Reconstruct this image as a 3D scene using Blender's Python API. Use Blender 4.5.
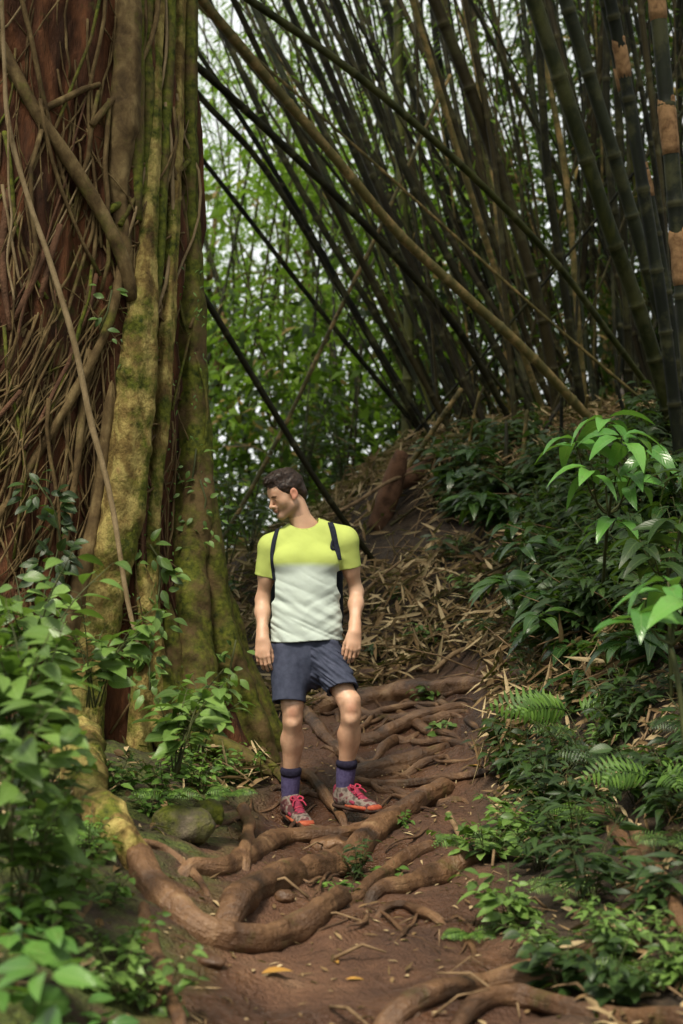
import bpy, math, random
import numpy as np
from mathutils import Vector, Matrix
from mathutils.bvhtree import BVHTree

for _o in list(bpy.data.objects):
    bpy.data.objects.remove(_o)
S = bpy.context.scene
COL = S.collection
R = math.radians
rng = np.random.default_rng(7)
random.seed(7)

# ---------------------------------------------------------------- camera, sky, sun, exposure
PITCH = math.atan(88 / 1422.2)
CAMZ = 1.5
cam_d = bpy.data.cameras.new('camera')
cam_d.lens = 50; cam_d.sensor_width = 36; cam_d.clip_end = 600; cam_d.clip_start = 0.05
cam = bpy.data.objects.new('camera', cam_d); COL.objects.link(cam)
cam.location = (0, 0, CAMZ); cam.rotation_euler = (R(90) + PITCH, 0, 0)
cam_d.dof.use_dof = True; cam_d.dof.focus_distance = 7.05; cam_d.dof.aperture_fstop = 2.4
S.camera = cam

W = bpy.data.worlds.new('World'); S.world = W; W.use_nodes = True
nt = W.node_tree; nt.nodes.clear()
sky = nt.nodes.new('ShaderNodeTexSky'); sky.sky_type = 'NISHITA'; sky.sun_disc = False
SUN_EL, SUN_AZ = R(58), R(200)      # azimuth clockwise from +Y: behind the camera, a little to its left
sky.sun_elevation = SUN_EL; sky.sun_rotation = SUN_AZ; sky.dust_density = 3.0; sky.air_density = 1.0; sky.ozone_density = 1.0
bg = nt.nodes.new('ShaderNodeBackground'); bg.inputs[1].default_value = 0.076
wo = nt.nodes.new('ShaderNodeOutputWorld')
mxs = nt.nodes.new('ShaderNodeMix'); mxs.data_type = 'RGBA'; mxs.inputs[0].default_value = .72   # a high white overcast over the blue
mxs.inputs[7].default_value = (12.5, 12.6, 12.0, 1)
nt.links.new(sky.outputs[0], mxs.inputs[6]); nt.links.new(mxs.outputs[2], bg.inputs[0]); nt.links.new(bg.outputs[0], wo.inputs[0])
sun_d = bpy.data.lights.new('sun', 'SUN'); sun_d.energy = 4.2; sun_d.angle = R(14); sun_d.color = (1.0, 0.92, 0.76)
sun = bpy.data.objects.new('sun', sun_d); COL.objects.link(sun)
_sd = Vector((math.sin(SUN_AZ) * math.cos(SUN_EL), math.cos(SUN_AZ) * math.cos(SUN_EL), math.sin(SUN_EL)))
sun.rotation_euler = (-_sd).to_track_quat('-Z', 'Y').to_euler(); sun.location = (0, -5, 12)
S.view_settings.view_transform = 'Standard'; S.view_settings.look = 'None'
S.view_settings.gamma = 1; S.view_settings.use_curve_mapping = False
S.view_settings.exposure = 0.65
S.cycles.use_denoising = True
S.cycles.max_bounces = 6; S.cycles.diffuse_bounces = 3; S.cycles.glossy_bounces = 2
S.cycles.transmission_bounces = 3; S.cycles.transparent_max_bounces = 4
S.cycles.sample_clamp_indirect = 4

# ---------------------------------------------------------------- helpers: picture ray -> world
FPX = 50 / 36 * 1024
CAM = np.array([0, 0, CAMZ])
def ray(px, py):
    a = (px - 341.5) / FPX; b = (512 - py) / FPX
    d = np.array([a, math.cos(PITCH) - b * math.sin(PITCH), math.sin(PITCH) + b * math.cos(PITCH)])
    return d
def P(px, py, Y):
    d = ray(px, py)
    return CAM + d * (Y / d[1])

# ---------------------------------------------------------------- helpers: noise
def _hash(i, j, k, s):
    n = (i * 73856093) ^ (j * 19349663) ^ (k * 83492791) ^ (s * 2654435)
    n = (n ^ (n >> 13)) * 1274126177
    n = n & 0x7fffffff
    n = (n ^ (n >> 16)) & 0xffff
    return n / 65535.0
def vnoise(p, seed=0):
    p = np.asarray(p, float)
    i = np.floor(p).astype(np.int64); f = p - i; f = f * f * (3 - 2 * f)
    out = 0
    for dx in (0, 1):
        wx = f[..., 0] if dx else 1 - f[..., 0]
        for dy in (0, 1):
            wy = f[..., 1] if dy else 1 - f[..., 1]
            for dz in (0, 1):
                wz = f[..., 2] if dz else 1 - f[..., 2]
                out = out + wx * wy * wz * _hash(i[..., 0] + dx, i[..., 1] + dy, i[..., 2] + dz, seed)
    return out * 2 - 1
def fbm(p, oct=4, seed=0):
    p = np.asarray(p, float); a = 1; t = 0
    for o in range(oct):
        t = t + a * vnoise(p, seed + o * 17); p = p * 2.03 + 11.3; a *= .5
    return t

# ---------------------------------------------------------------- helpers: meshes
class Geo:
    def __init__(s): s.V = []; s.F = []; s.U = []; s.n = 0
    def add(s, V, F, U=None):
        V = np.asarray(V, float).reshape(-1, 3); F = np.asarray(F, np.int64)
        s.V.append(V); s.F.append(F + s.n); s.n += len(V)
        if U is None: U = np.zeros((F.size, 2))
        s.U.append(np.asarray(U, float).reshape(-1, 2))
        return s
    def merge(s, g):
        for V, F, U in zip(g.V, g.F, g.U): pass
        if g.n:
            V = np.concatenate(g.V); s.V.append(V)
            for F, U in zip(g.F, g.U): s.F.append(F + s.n); s.U.append(U)
            s.n += g.n
        return s
def build(name, geo, mat, parent=None, smooth=True, attr=None):
    V = np.concatenate(geo.V)
    me = bpy.data.meshes.new(name)
    me.vertices.add(len(V)); me.vertices.foreach_set('co', V.ravel())
    nl = sum(f.size for f in geo.F); npoly = sum(len(f) for f in geo.F)
    me.loops.add(nl); me.loops.foreach_set('vertex_index', np.concatenate([f.ravel() for f in geo.F]).astype(np.int32))
    tot = np.concatenate([np.full(len(f), f.shape[1]) for f in geo.F]).astype(np.int32)
    me.polygons.add(npoly)
    st = np.concatenate([[0], np.cumsum(tot)[:-1]]).astype(np.int32)
    me.polygons.foreach_set('loop_start', st); me.polygons.foreach_set('loop_total', tot)
    me.polygons.foreach_set('use_smooth', np.full(npoly, smooth))
    uv = me.uv_layers.new(name='UVMap'); uv.data.foreach_set('uv', np.concatenate(geo.U).ravel())
    if attr:
        for k, v in attr.items():
            v = np.asarray(v, np.float32)
            if v.ndim == 1:
                a = me.attributes.new(k, 'FLOAT', 'POINT'); a.data.foreach_set('value', v)
            else:
                a = me.color_attributes.new(k, 'FLOAT_COLOR', 'POINT'); a.data.foreach_set('color', np.c_[v, np.ones(len(v))].ravel().astype(np.float32))
    me.update(calc_edges=True); me.validate()
    if isinstance(mat, (list, tuple)):
        for m in mat: me.materials.append(m)
    elif mat: me.materials.append(mat)
    o = bpy.data.objects.new(name, me); COL.objects.link(o)
    if parent is not None:
        o.parent = parent
        # coordinates are given in world space: keep them
        M = parent.matrix_basis
        o.matrix_parent_inverse = M.inverted() if parent.parent is None else (parent.parent.matrix_basis @ parent.matrix_parent_inverse @ M).inverted()
    return o
def tag(o, label, cat, group=None, kind=None):
    if label: o['label'] = label
    if cat: o['category'] = cat
    if group: o['group'] = group
    if kind: o['kind'] = kind
    return o
def empty(name, loc, label, cat, group=None):
    o = bpy.data.objects.new(name, None); COL.objects.link(o); o.location = Vector(loc)
    o.empty_display_size = .1
    return tag(o, label, cat, group)

def resample(pts, rads, step):
    pts = np.asarray(pts, float); rads = np.asarray(rads, float)
    n = len(pts)
    ext = np.vstack([2 * pts[0] - pts[1], pts, 2 * pts[-1] - pts[-2]])
    er = np.concatenate([[rads[0]], rads, [rads[-1]]])
    oP = []; oR = []
    for i in range(n - 1):
        p0, p1, p2, p3 = ext[i:i + 4]
        m = max(1, int(np.linalg.norm(p2 - p1) / step))
        for t in np.arange(m) / m:
            oP.append(.5 * ((2 * p1) + (-p0 + p2) * t + (2 * p0 - 5 * p1 + 4 * p2 - p3) * t * t + (-p0 + 3 * p1 - 3 * p2 + p3) * t ** 3))
            s = t * t * (3 - 2 * t); oR.append(er[i + 1] * (1 - s) + er[i + 2] * s)
    oP.append(pts[-1]); oR.append(rads[-1])
    return np.array(oP), np.array(oR)
def frames(c):
    T = np.gradient(c, axis=0); T /= np.linalg.norm(T, axis=1)[:, None] + 1e-9
    up = np.array([0, 0, 1.]) if abs(T[0][2]) < .9 else np.array([0, 1., 0])
    N = np.zeros_like(T); n = np.cross(T[0], up); n /= np.linalg.norm(n); N[0] = n
    for i in range(1, len(c)):
        n = N[i - 1] - T[i] * np.dot(N[i - 1], T[i]); N[i] = n / (np.linalg.norm(n) + 1e-9)
    return T, N, np.cross(T, N)
def tube(pts, rads, sides=8, step=.1, rough=0., rscale=4., seed=0, resamp=True, wander=0., cap=True):
    """tapered tube along pts; rough = relative radial noise"""
    c, r = resample(pts, rads, step) if resamp else (np.asarray(pts, float), np.asarray(rads, float))
    if wander:
        t = np.linspace(0, 1, len(c)); env = np.sin(np.pi * t) ** .5
        L = np.cumsum(np.r_[0, np.linalg.norm(np.diff(c, axis=0), axis=1)])
        for a in range(3):
            c[:, a] += wander * env * fbm(np.c_[L * 1.6 + seed * 3.1, np.full(len(c), a * 7.7), np.zeros(len(c))], 3, seed)
    T, N, B = frames(c)
    th = np.linspace(0, 2 * np.pi, sides, endpoint=False)
    ring = np.cos(th)[None, :, None] * N[:, None, :] + np.sin(th)[None, :, None] * B[:, None, :]
    rr = r[:, None] * np.ones(sides)[None]
    V = c[:, None, :] + ring * rr[..., None]
    if rough:
        nz = fbm(V.reshape(-1, 3) * rscale, 3, seed).reshape(rr.shape)
        V = c[:, None, :] + ring * (rr * (1 + rough * nz))[..., None]
    n = len(c); idx = np.arange(n * sides).reshape(n, sides); nx = np.roll(idx, -1, 1)
    F = np.stack([idx[:-1], nx[:-1], nx[1:], idx[1:]], -1).reshape(-1, 4)
    L = np.cumsum(np.r_[0, np.linalg.norm(np.diff(c, axis=0), axis=1)])
    u0 = np.arange(sides) / sides; u1 = (np.arange(sides) + 1) / sides
    U = np.zeros((n - 1, sides, 4, 2))
    U[:, :, 0, 0] = u0; U[:, :, 1, 0] = u1; U[:, :, 2, 0] = u1; U[:, :, 3, 0] = u0
    U[:, :, 0, 1] = L[:-1, None]; U[:, :, 1, 1] = L[:-1, None]; U[:, :, 2, 1] = L[1:, None]; U[:, :, 3, 1] = L[1:, None]
    g = Geo(); V = V.reshape(-1, 3)
    if cap:
        V = np.vstack([V, c[0] - T[0] * r[0] * .3, c[-1] + T[-1] * r[-1] * .3])
        a, b = n * sides, n * sides + 1
        g.add(V, F, U.reshape(-1, 2))
        t1 = np.stack([nx[0], idx[0], np.full(sides, a)], -1); t2 = np.stack([idx[-1], nx[-1], np.full(sides, b)], -1)
        g.F.append(np.vstack([t1, t2])); g.U.append(np.zeros((sides * 6, 2)))
    else: g.add(V, F, U.reshape(-1, 2))
    return g

def unit(v):
    v = np.asarray(v, float); return v / (np.linalg.norm(v, axis=-1, keepdims=True) + 1e-9)
PROFILES = {
    'broad': ([0, .12, .3, .5, .72, .88, 1], [.06, .55, .95, 1, .72, .36, .02]),
    'lance': ([0, .15, .4, .7, 1], [.1, .7, 1, .6, .02]),
    'narrow': ([0, .3, .65, 1], [.15, 1, .8, .03]),
    'far': ([0, .45, 1], [.1, 1, .05]),
}
def leaves(pos, dir, nrm, L, Wd, droop=.2, fold=.15, prof='lance'):
    """many leaves as one geometry. W = full width"""
    ts, ws = PROFILES[prof]; ts = np.array(ts); ws = np.array(ws)
    pos = np.asarray(pos, float); n = len(pos)
    dir = unit(dir); nrm = np.asarray(nrm, float)
    side = unit(np.cross(dir, nrm)); nrm = np.cross(side, dir)
    L = np.broadcast_to(L, n)[:, None, None]; Wd = np.broadcast_to(Wd, n)[:, None, None]
    droop = np.broadcast_to(droop, n)[:, None, None]
    cs = np.array([-.5, 0, .5]) if prof != 'far' else np.array([-.5, .5])
    k, m = len(ts), len(cs)
    t = ts[None, :, None]; w = (ws[:, None] * cs[None])[None]
    base = pos[:, None, None, :] + dir[:, None, None, :] * (L * t)[..., None] * (1 - .25 * droop[..., None] * (ts[None, :, None, None]) ** 2)
    V = base + side[:, None, None, :] * (Wd * w)[..., None] - nrm[:, None, None, :] * (L * droop * t ** 2)[..., None] \
        + nrm[:, None, None, :] * (Wd * fold * np.abs(w) * 2)[..., None]
    V = np.broadcast_to(V, (n, k, m, 3)).reshape(-1, 3)
    idx = np.arange(k * m).reshape(k, m)
    q = np.stack([idx[:-1, :-1], idx[:-1, 1:], idx[1:, 1:], idx[1:, :-1]], -1).reshape(-1, 4)
    F = (q[None] + (np.arange(n) * k * m)[:, None, None]).reshape(-1, 4)
    uu = np.broadcast_to((cs + .5)[None], (k, m)).ravel(); vv = np.broadcast_to(ts[:, None], (k, m)).ravel()
    U = np.broadcast_to(np.stack([uu[q], vv[q]], -1)[None], (n,) + q.shape + (2,)).reshape(-1, 2)
    return Geo().add(V, F, U)

# ---------------------------------------------------------------- helpers: materials
def nodes_of(m):
    m.use_nodes = True; t = m.node_tree; t.nodes.clear(); return t
def ramp(t, stops, fac=None, interp='LINEAR'):
    r = t.nodes.new('ShaderNodeValToRGB'); e = r.color_ramp.elements; r.color_ramp.interpolation = interp
    while len(e) < len(stops): e.new(.5)
    for i, (p, c) in enumerate(stops):
        e[i].position = p; e[i].color = (c[0], c[1], c[2], 1) if hasattr(c, '__len__') else (c, c, c, 1)
    if fac is not None: t.links.new(fac, r.inputs[0])
    return r.outputs[0]
def noise(t, vec, scale, detail=4, rough=.55, dist=0):
    n = t.nodes.new('ShaderNodeTexNoise'); n.inputs['Scale'].default_value = scale
    n.inputs['Detail'].default_value = detail; n.inputs['Roughness'].default_value = rough; n.inputs['Distortion'].default_value = dist
    if vec is not None: t.links.new(vec, n.inputs['Vector'])
    return n.outputs[0]
def mapping(t, out, sc):
    m = t.nodes.new('ShaderNodeMapping'); m.inputs['Scale'].default_value = sc; t.links.new(out, m.inputs[0]); return m.outputs[0]
def coord(t, which):
    if which == 'Geo': return t.nodes.new('ShaderNodeNewGeometry').outputs['Position']
    return t.nodes.new('ShaderNodeTexCoord').outputs[which]
def mix(t, f, a, b, mode='MIX'):
    m = t.nodes.new('ShaderNodeMix'); m.data_type = 'RGBA'; m.blend_type = mode
    for i, v in ((0, f), (6, a), (7, b)):
        if isinstance(v, bpy.types.NodeSocket): t.links.new(v, m.inputs[i])
        elif i == 0: m.inputs[0].default_value = v
        else: m.inputs[i].default_value = (v[0], v[1], v[2], 1)
    return m.outputs[2]
def mth(t, op, a, b=None, c=None):
    m = t.nodes.new('ShaderNodeMath'); m.operation = op
    for i, v in enumerate((a, b, c)):
        if v is None: continue
        if isinstance(v, bpy.types.NodeSocket): t.links.new(v, m.inputs[i])
        else: m.inputs[i].default_value = v
    return m.outputs[0]
def finish(t, col, rough=.8, bump=None, bstr=.5, bdist=.01, spec=.3, sss=0, trans=0, tcol=None):
    b = t.nodes.new('ShaderNodeBsdfPrincipled'); o = t.nodes.new('ShaderNodeOutputMaterial')
    def put(i, v):
        if isinstance(v, bpy.types.NodeSocket): t.links.new(v, b.inputs[i])
        elif hasattr(v, '__len__'): b.inputs[i].default_value = (v[0], v[1], v[2], 1)
        else: b.inputs[i].default_value = v
    put('Base Color', col); put('Roughness', rough); put('Specular IOR Level', spec)
    if sss:
        b.inputs['Subsurface Weight'].default_value = sss; b.inputs['Subsurface Radius'].default_value = (.02, .008, .004); b.inputs['Subsurface Scale'].default_value = .5
    if bump is not None:
        bp = t.nodes.new('ShaderNodeBump'); bp.inputs['Strength'].default_value = bstr; bp.inputs['Distance'].default_value = bdist
        t.links.new(bump, bp.inputs['Height']); t.links.new(bp.outputs[0], b.inputs['Normal'])
    out = b.outputs[0]
    if trans:
        tr = t.nodes.new('ShaderNodeBsdfTranslucent')
        c = tcol if tcol is not None else col
        if isinstance(c, bpy.types.NodeSocket): t.links.new(c, tr.inputs[0])
        else: tr.inputs[0].default_value = (c[0], c[1], c[2], 1)
        mx = t.nodes.new('ShaderNodeMixShader'); mx.inputs[0].default_value = trans
        t.links.new(out, mx.inputs[1]); t.links.new(tr.outputs[0], mx.inputs[2]); out = mx.outputs[0]
    t.links.new(out, o.inputs[0])
MAT = {}
ANCH = [('the stump', 390, 490), ('the foot of the mottled bamboo', 583, 412), ('the glossy sapling', 606, 490), ('the bright fern', 535, 700), ('the bright shoot', 655, 605),
        ('the large edge fern', 655, 800), ('the lone shrub in the litter', 470, 600), ('the orange brown broken branch', 556, 640), ('the tan broken stick', 460, 655),
        ('the rear shoe', 297, 815), ('the forward shoe', 357, 805), ('the U shaped root', 250, 942), ('the long smooth root', 330, 866), ('the root stub', 430, 880),
        ('the broad pale root', 430, 690), ('the thin wiry root', 440, 925), ('the steep roots', 630, 870), ('the big mossy stone', 182, 838), ('the rounded root step', 400, 762)]
def near(px, py):
    nm, ax_, ay_ = min(ANCH, key=lambda a: (a[1] - px) ** 2 + (a[2] - py) ** 2); dx, dy = px - ax_, py - ay_
    return ('%s %s' % (('left of' if dx < 0 else 'right of') if abs(dx) > abs(dy) else ('above' if dy < 0 else 'below'), nm)) if math.hypot(dx, dy) > 12 else 'at ' + nm
def leaf_mat(name, c1, c2, c3, rough=.42, trans=.3, vein=.5, spec=.4, brown=0.):
    """c1 dark, c2 mid, c3 light: one tone per leaf, pale midrib and faint side veins, a few blemishes"""
    m = bpy.data.materials.new(name); t = nodes_of(m)
    rnd = t.nodes.new('ShaderNodeNewGeometry').outputs['Random Per Island']
    col = ramp(t, [(0, c1), (.5, c2), (1, c3)], rnd)
    if brown: col = mix(t, mth(t, 'GREATER_THAN', mth(t, 'FRACT', mth(t, 'MULTIPLY', rnd, 37.7)), 1 - brown), col, (.22, .15, .05))
    uv = coord(t, 'UV'); sx = t.nodes.new('ShaderNodeSeparateXYZ'); t.links.new(uv, sx.inputs[0])
    au = mth(t, 'ABSOLUTE', mth(t, 'SUBTRACT', sx.outputs[0], .5))
    mid = mth(t, 'LESS_THAN', au, .035)
    wv = mth(t, 'SINE', mth(t, 'MULTIPLY', mth(t, 'SUBTRACT', sx.outputs[1], mth(t, 'MULTIPLY', au, .5)), 60.))
    sv = mth(t, 'MULTIPLY', mth(t, 'GREATER_THAN', wv, .8), .35)
    f = mth(t, 'MULTIPLY', mth(t, 'MAXIMUM', mid, sv), vein)
    light = mix(t, .5, col, (.25, .36, .12))
    col = mix(t, f, col, light)
    bl = ramp(t, [(.62, 0.), (.72, 1.)], noise(t, coord(t, 'Object'), 25, 3))
    col = mix(t, mth(t, 'MULTIPLY', bl, .35), col, (.09, .09, .02))
    tc = mix(t, .6, col, (.16, .30, .02))
    finish(t, col, rough, wv, .15, .002, spec, 0, trans, tc)
    MAT[name] = m; return m
leaf_mat('leaf_bush', (.045, .085, .02), (.10, .18, .036), (.17, .28, .065), .38, .28)
leaf_mat('leaf_big', (.04, .11, .025), (.075, .175, .035), (.11, .235, .045), .3, .3, .7)
leaf_mat('leaf_gloss', (.05, .15, .03), (.1, .27, .05), (.16, .36, .07), .26, .3, .5, .5)
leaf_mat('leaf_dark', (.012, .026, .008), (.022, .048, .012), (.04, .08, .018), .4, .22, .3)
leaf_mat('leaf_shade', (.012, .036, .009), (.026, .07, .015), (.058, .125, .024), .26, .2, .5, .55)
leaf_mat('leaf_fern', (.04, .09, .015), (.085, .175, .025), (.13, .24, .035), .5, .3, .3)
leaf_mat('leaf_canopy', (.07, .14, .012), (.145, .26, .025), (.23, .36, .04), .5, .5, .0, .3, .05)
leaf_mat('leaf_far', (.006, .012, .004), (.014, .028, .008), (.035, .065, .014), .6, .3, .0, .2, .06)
leaf_mat('leaf_dry', (.05, .027, .014), (.19, .115, .055), (.52, .40, .23), .75, .15, .3, .2)

def bark(name, cols, sc=(3, 3, 3), which='Geo', scale=3., moss=None, mossp=(.5, .65), rough=.8, bscale=20, bdist=.02, spec=.2, extra=None, streak=0):
    m = bpy.data.materials.new(name); t = nodes_of(m)
    v = mapping(t, coord(t, which), sc)
    n1 = noise(t, v, scale, 5, .6, .4)
    col = ramp(t, cols, n1)
    n2 = noise(t, v, bscale, 4, .65)
    if streak: n2 = mth(t, 'ADD', mth(t, 'MULTIPLY', n2, .45), mth(t, 'MULTIPLY', noise(t, mapping(t, coord(t, 'UV'), (streak, 7, 1)), 1., 5, .7, .3), .6))
    col = mix(t, mth(t, 'MULTIPLY', n2, .7), col, mix(t, .65, col, (.01, .007, .004)))
    if moss:
        nm = ramp(t, [(mossp[0], 0.), (mossp[1], 1.)], noise(t, coord(t, 'Geo'), 4.5, 5, .65))
        mc = ramp(t, [(.3, moss[0]), (.7, moss[1])], noise(t, coord(t, 'Geo'), 30, 3))
        if extra: nm = extra(t, nm)
        col = mix(t, nm, col, mc)
    h = mth(t, 'ADD', mth(t, 'MULTIPLY', n1, 1.), mth(t, 'MULTIPLY', n2, .5))
    finish(t, col, rough, h, .9, bdist, spec)
    MAT[name] = m; return m
MOSS = ((.02, .03, .004), (.13, .14, .016))
bark('bark_red', [(.3, (.02, .009, .005)), (.5, (.085, .032, .014)), (.62, (.16, .06, .024)), (.75, (.07, .04, .02))], (4, 4, 1), 'Geo', 2.2, ((.03, .035, .006), (.07, .07, .012)), (.58, .72), .85, 14, .04)
bark('bark_stem', [(.3, (.07, .04, .014)), (.45, (.22, .15, .045)), (.6, (.46, .37, .12)), (.72, (.33, .22, .08))], (3, 3, 2), 'Geo', 3.4, MOSS, (.47, .6), .85, 18, .035)
bark('bark_vine', [(.3, (.05, .03, .012)), (.5, (.13, .085, .035)), (.7, (.25, .18, .08))], (3, 3, 2), 'Geo', 4, MOSS, (.58, .75), .85, 30, .008)
bark('bark_pale', [(.3, (.16, .11, .05)), (.6, (.3, .22, .12))], (3, 3, 2), 'Geo', 5, MOSS, (.66, .8), .8, 40, .006)
bark('root_bark', [(.28, (.025, .012, .006)), (.45, (.10, .048, .022)), (.6, (.20, .105, .05)), (.75, (.34, .21, .11))], (2, 2, 2), 'Geo', 2.6, ((.05, .045, .012), (.1, .09, .02)), (.6, .78), .48, 26, .04, .45, streak=13)
bark('root_moss', [(.3, (.05, .03, .012)), (.6, (.15, .10, .04))], (2, 2, 2), 'Geo', 3, MOSS, (.38, .55), .85, 22, .015)
bark('dead_wood', [(.3, (.05, .025, .014)), (.6, (.16, .08, .045))], (2, 2, 2), 'Geo', 4, None, rough=.9, bscale=30, bdist=.02)
bark('twig_bark', [(.3, (.10, .06, .03)), (.6, (.3, .2, .11))], (2, 2, 2), 'Geo', 6, None, rough=.85, bscale=40, bdist=.004)
bark('rock_moss', [(.3, (.06, .05, .035)), (.6, (.16, .13, .09))], (2, 2, 2), 'Geo', 5, MOSS, (.4, .58), .9, 20, .02)

def bamboo_mat(name, c1, c2, tan=0., rough=.6):
    """green internode, pale ring and dark line at each node (rings are modelled too), stained"""
    m = bpy.data.materials.new(name); t = nodes_of(m)
    sx = t.nodes.new('ShaderNodeSeparateXYZ'); t.links.new(coord(t, 'UV'), sx.inputs[0])
    fr = mth(t, 'FRACT', sx.outputs[1])
    oi = t.nodes.new('ShaderNodeObjectInfo').outputs['Random']
    n = noise(t, mapping(t, coord(t, 'Geo'), (6, 6, 1.5)), 2, 4)
    col = ramp(t, [(.3, c1), (.7, c2)], mth(t, 'ADD', mth(t, 'MULTIPLY', n, .6), mth(t, 'MULTIPLY', oi, .4)))
    if tan: col = mix(t, ramp(t, [(.62 - tan * .3, 0.), (.66, 1.)], noise(t, coord(t, 'Geo'), 9, 4, .7)), col, (.30, .2, .08))
    ring = ramp(t, [(0, 1.), (.03, 1.), (.06, 0.), (.97, 0.), (.985, 1.)], fr)
    col = mix(t, mth(t, 'MULTIPLY', ramp(t, [(.5, 0.), (.62, 1.)], noise(t, coord(t, 'Geo'), 3.1, 5, .7)), .5), col, (.075, .075, .03))
    col = mix(t, mth(t, 'MULTIPLY', ring, .22), col, (.16, .15, .07))
    finish(t, col, rough, n, .2, .004, .18)
    MAT[name] = m; return m
bamboo_mat('bamboo_dark', (.003, .0035, .0015), (.016, .015, .005))
bamboo_mat('bamboo_brown', (.007, .005, .002), (.036, .028, .009))
bamboo_mat('bamboo_green', (.014, .018, .004), (.08, .085, .014))
bamboo_mat('bamboo_mottled', (.035, .03, .010), (.12, .10, .032), .5)
bamboo_mat('bamboo_grey', (.006, .008, .004), (.025, .03, .015))
bark('sheath', [(.3, (.12, .06, .025)), (.6, (.36, .21, .10))], (3, 3, 3), 'Geo', 6, None, rough=.8, bscale=40, bdist=.004)
# ================================================================ ground
GX = np.array([-9, -4, -2.5, -1.5, -.9, -.45, 0, .5, 1.0, 1.6, 2.5, 4, 9])
GY = np.array([-3, 2, 3, 4, 5, 6, 7, 8, 9.5, 11, 13, 16, 22, 40, 140])
GZ = np.array([
 [.3, .4, .3, .2, .1, 0, -.1, -.1, 0, .2, .5, .9, 1.6],
 [.7, .8, .7, .58, .48, .26, .12, .12, .25, .5, .8, 1.2, 2.0],
 [1.0, 1.0, .85, .72, .58, .28, .2, .2, .3, .6, .9, 1.3, 2.2],
 [1.0, 1.0, .88, .76, .62, .36, .29, .29, .36, .72, 1.05, 1.5, 2.4],
 [1.0, 1.0, .9, .78, .64, .42, .34, .34, .45, .85, 1.2, 1.7, 2.6],
 [1.0, 1.0, .9, .78, .66, .47, .37, .38, .55, 1.0, 1.4, 1.9, 2.8],
 [1.0, 1.0, .9, .8, .66, .50, .40, .45, .7, 1.2, 1.6, 2.1, 3.0],
 [1.0, 1.0, .9, .8, .7, .58, .56, .64, .95, 1.42, 1.85, 2.4, 3.2],
 [1.0, 1.0, .9, .8, .78, .80, .88, .98, 1.3, 1.8, 2.3, 2.8, 3.5],
 [1.0, 1.0, 1.0, 1.1, 1.2, 1.4, 1.65, 1.95, 2.15, 2.4, 2.65, 3.0, 3.8],
 [1.0, 1.1, 1.3, 1.7, 1.95, 2.2, 2.5, 2.85, 3.0, 3.1, 3.2, 3.4, 4.4],
 [1.0, 1.0, 1.1, 1.4, 1.7, 1.9, 2.2, 2.5, 2.8, 3.0, 3.3, 3.8, 5.0],
 [.6, .7, .9, 1.1, 1.3, 1.5, 1.8, 2.1, 2.4, 2.8, 3.4, 4.4, 7.0],
 [.5, .6, .8, 1.0, 1.1, 1.2, 1.4, 1.6, 2.0, 2.6, 3.6, 5.0, 9.0],
 [.5, .6, .8, 1.0, 1.1, 1.2, 1.4, 1.6, 2.0, 2.6, 3.6, 5.0, 9.0]])
def _bil(x, y):
    x = np.clip(x, GX[0], GX[-1]); y = np.clip(y, GY[0], GY[-1])
    i = np.clip(np.searchsorted(GX, x) - 1, 0, len(GX) - 2); j = np.clip(np.searchsorted(GY, y) - 1, 0, len(GY) - 2)
    u = (x - GX[i]) / (GX[i + 1] - GX[i]); v = (y - GY[j]) / (GY[j + 1] - GY[j])
    return (GZ[j, i] * (1 - u) + GZ[j, i + 1] * u) * (1 - v) + (GZ[j + 1, i] * (1 - u) + GZ[j + 1, i + 1] * u) * v
def path_mask(x, y):
    c = np.interp(y, [0, 4, 5.5, 7, 9, 10], [0, .02, -.02, .12, .3, .5]); w = np.interp(y, [0, 4, 5.5, 7, 9, 10], [.5, .5, .5, .45, .5, .3])
    m = 1 - np.clip((np.abs(x - c) - w) / .22, 0, 1)
    return m * (1 - np.clip((y - 8.9) / .7, 0, 1))
def gz(x, y):
    x = np.asarray(x, float); y = np.asarray(y, float); s = .16 + .0 * x
    z = 0
    for dx, dy in ((0, 0), (1, 0), (-1, 0), (0, 1), (0, -1), (.7, .7), (-.7, .7), (.7, -.7), (-.7, -.7)):
        z = z + _bil(x + dx * s, y + dy * s * 2)
    z = z / 9
    p = np.stack([x, y, np.zeros_like(x)], -1)
    pm = path_mask(x, y)
    z = z + fbm(p * 1.3, 3, 3) * .05 * (1 - .6 * pm) + fbm(p * 5, 5, 5) * .03
    for fx, fy, fz, fr in ((-.235, 7.02, .352, .22), (.085, 7.02, .415, .17)):      # trodden level where the hiker stands
        w = np.exp(-(((x - fx) ** 2 + (y - fy) ** 2) / fr ** 2) ** 1.5); z = z * (1 - w) + fz * w
    far = np.clip((y - 9) / 3, 0, 1)
    return z + far * fbm(p * .9 + 4, 3, 8) * .08
def axis(lo, a, b, hi, step, g=1.25):
    m = list(np.arange(a, b + 1e-6, step)); s = step; v = m[-1]
    while v < hi: s *= g; v += s; m.append(v)
    s = step; v = m[0]
    while v > lo: s *= g; v -= s; m.insert(0, v)
    return np.array(m)
ax = axis(-150, -2.6, 3.4, 150, .03, 1.2); ay = axis(-40, 2.2, 13.5, 260, .035, 1.15)
XX, YY = np.meshgrid(ax, ay); ZZ = gz(XX, YY)
nv = XX.shape; idx = np.arange(XX.size).reshape(nv)
F = np.stack([idx[:-1, :-1], idx[:-1, 1:], idx[1:, 1:], idx[1:, :-1]], -1).reshape(-1, 4)
gg = Geo().add(np.stack([XX, YY, ZZ], -1).reshape(-1, 3), F)
m = bpy.data.materials.new('soil'); t = nodes_of(m)
at = t.nodes.new('ShaderNodeAttribute'); at.attribute_name = 'mud'; mud = at.outputs['Fac']
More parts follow.
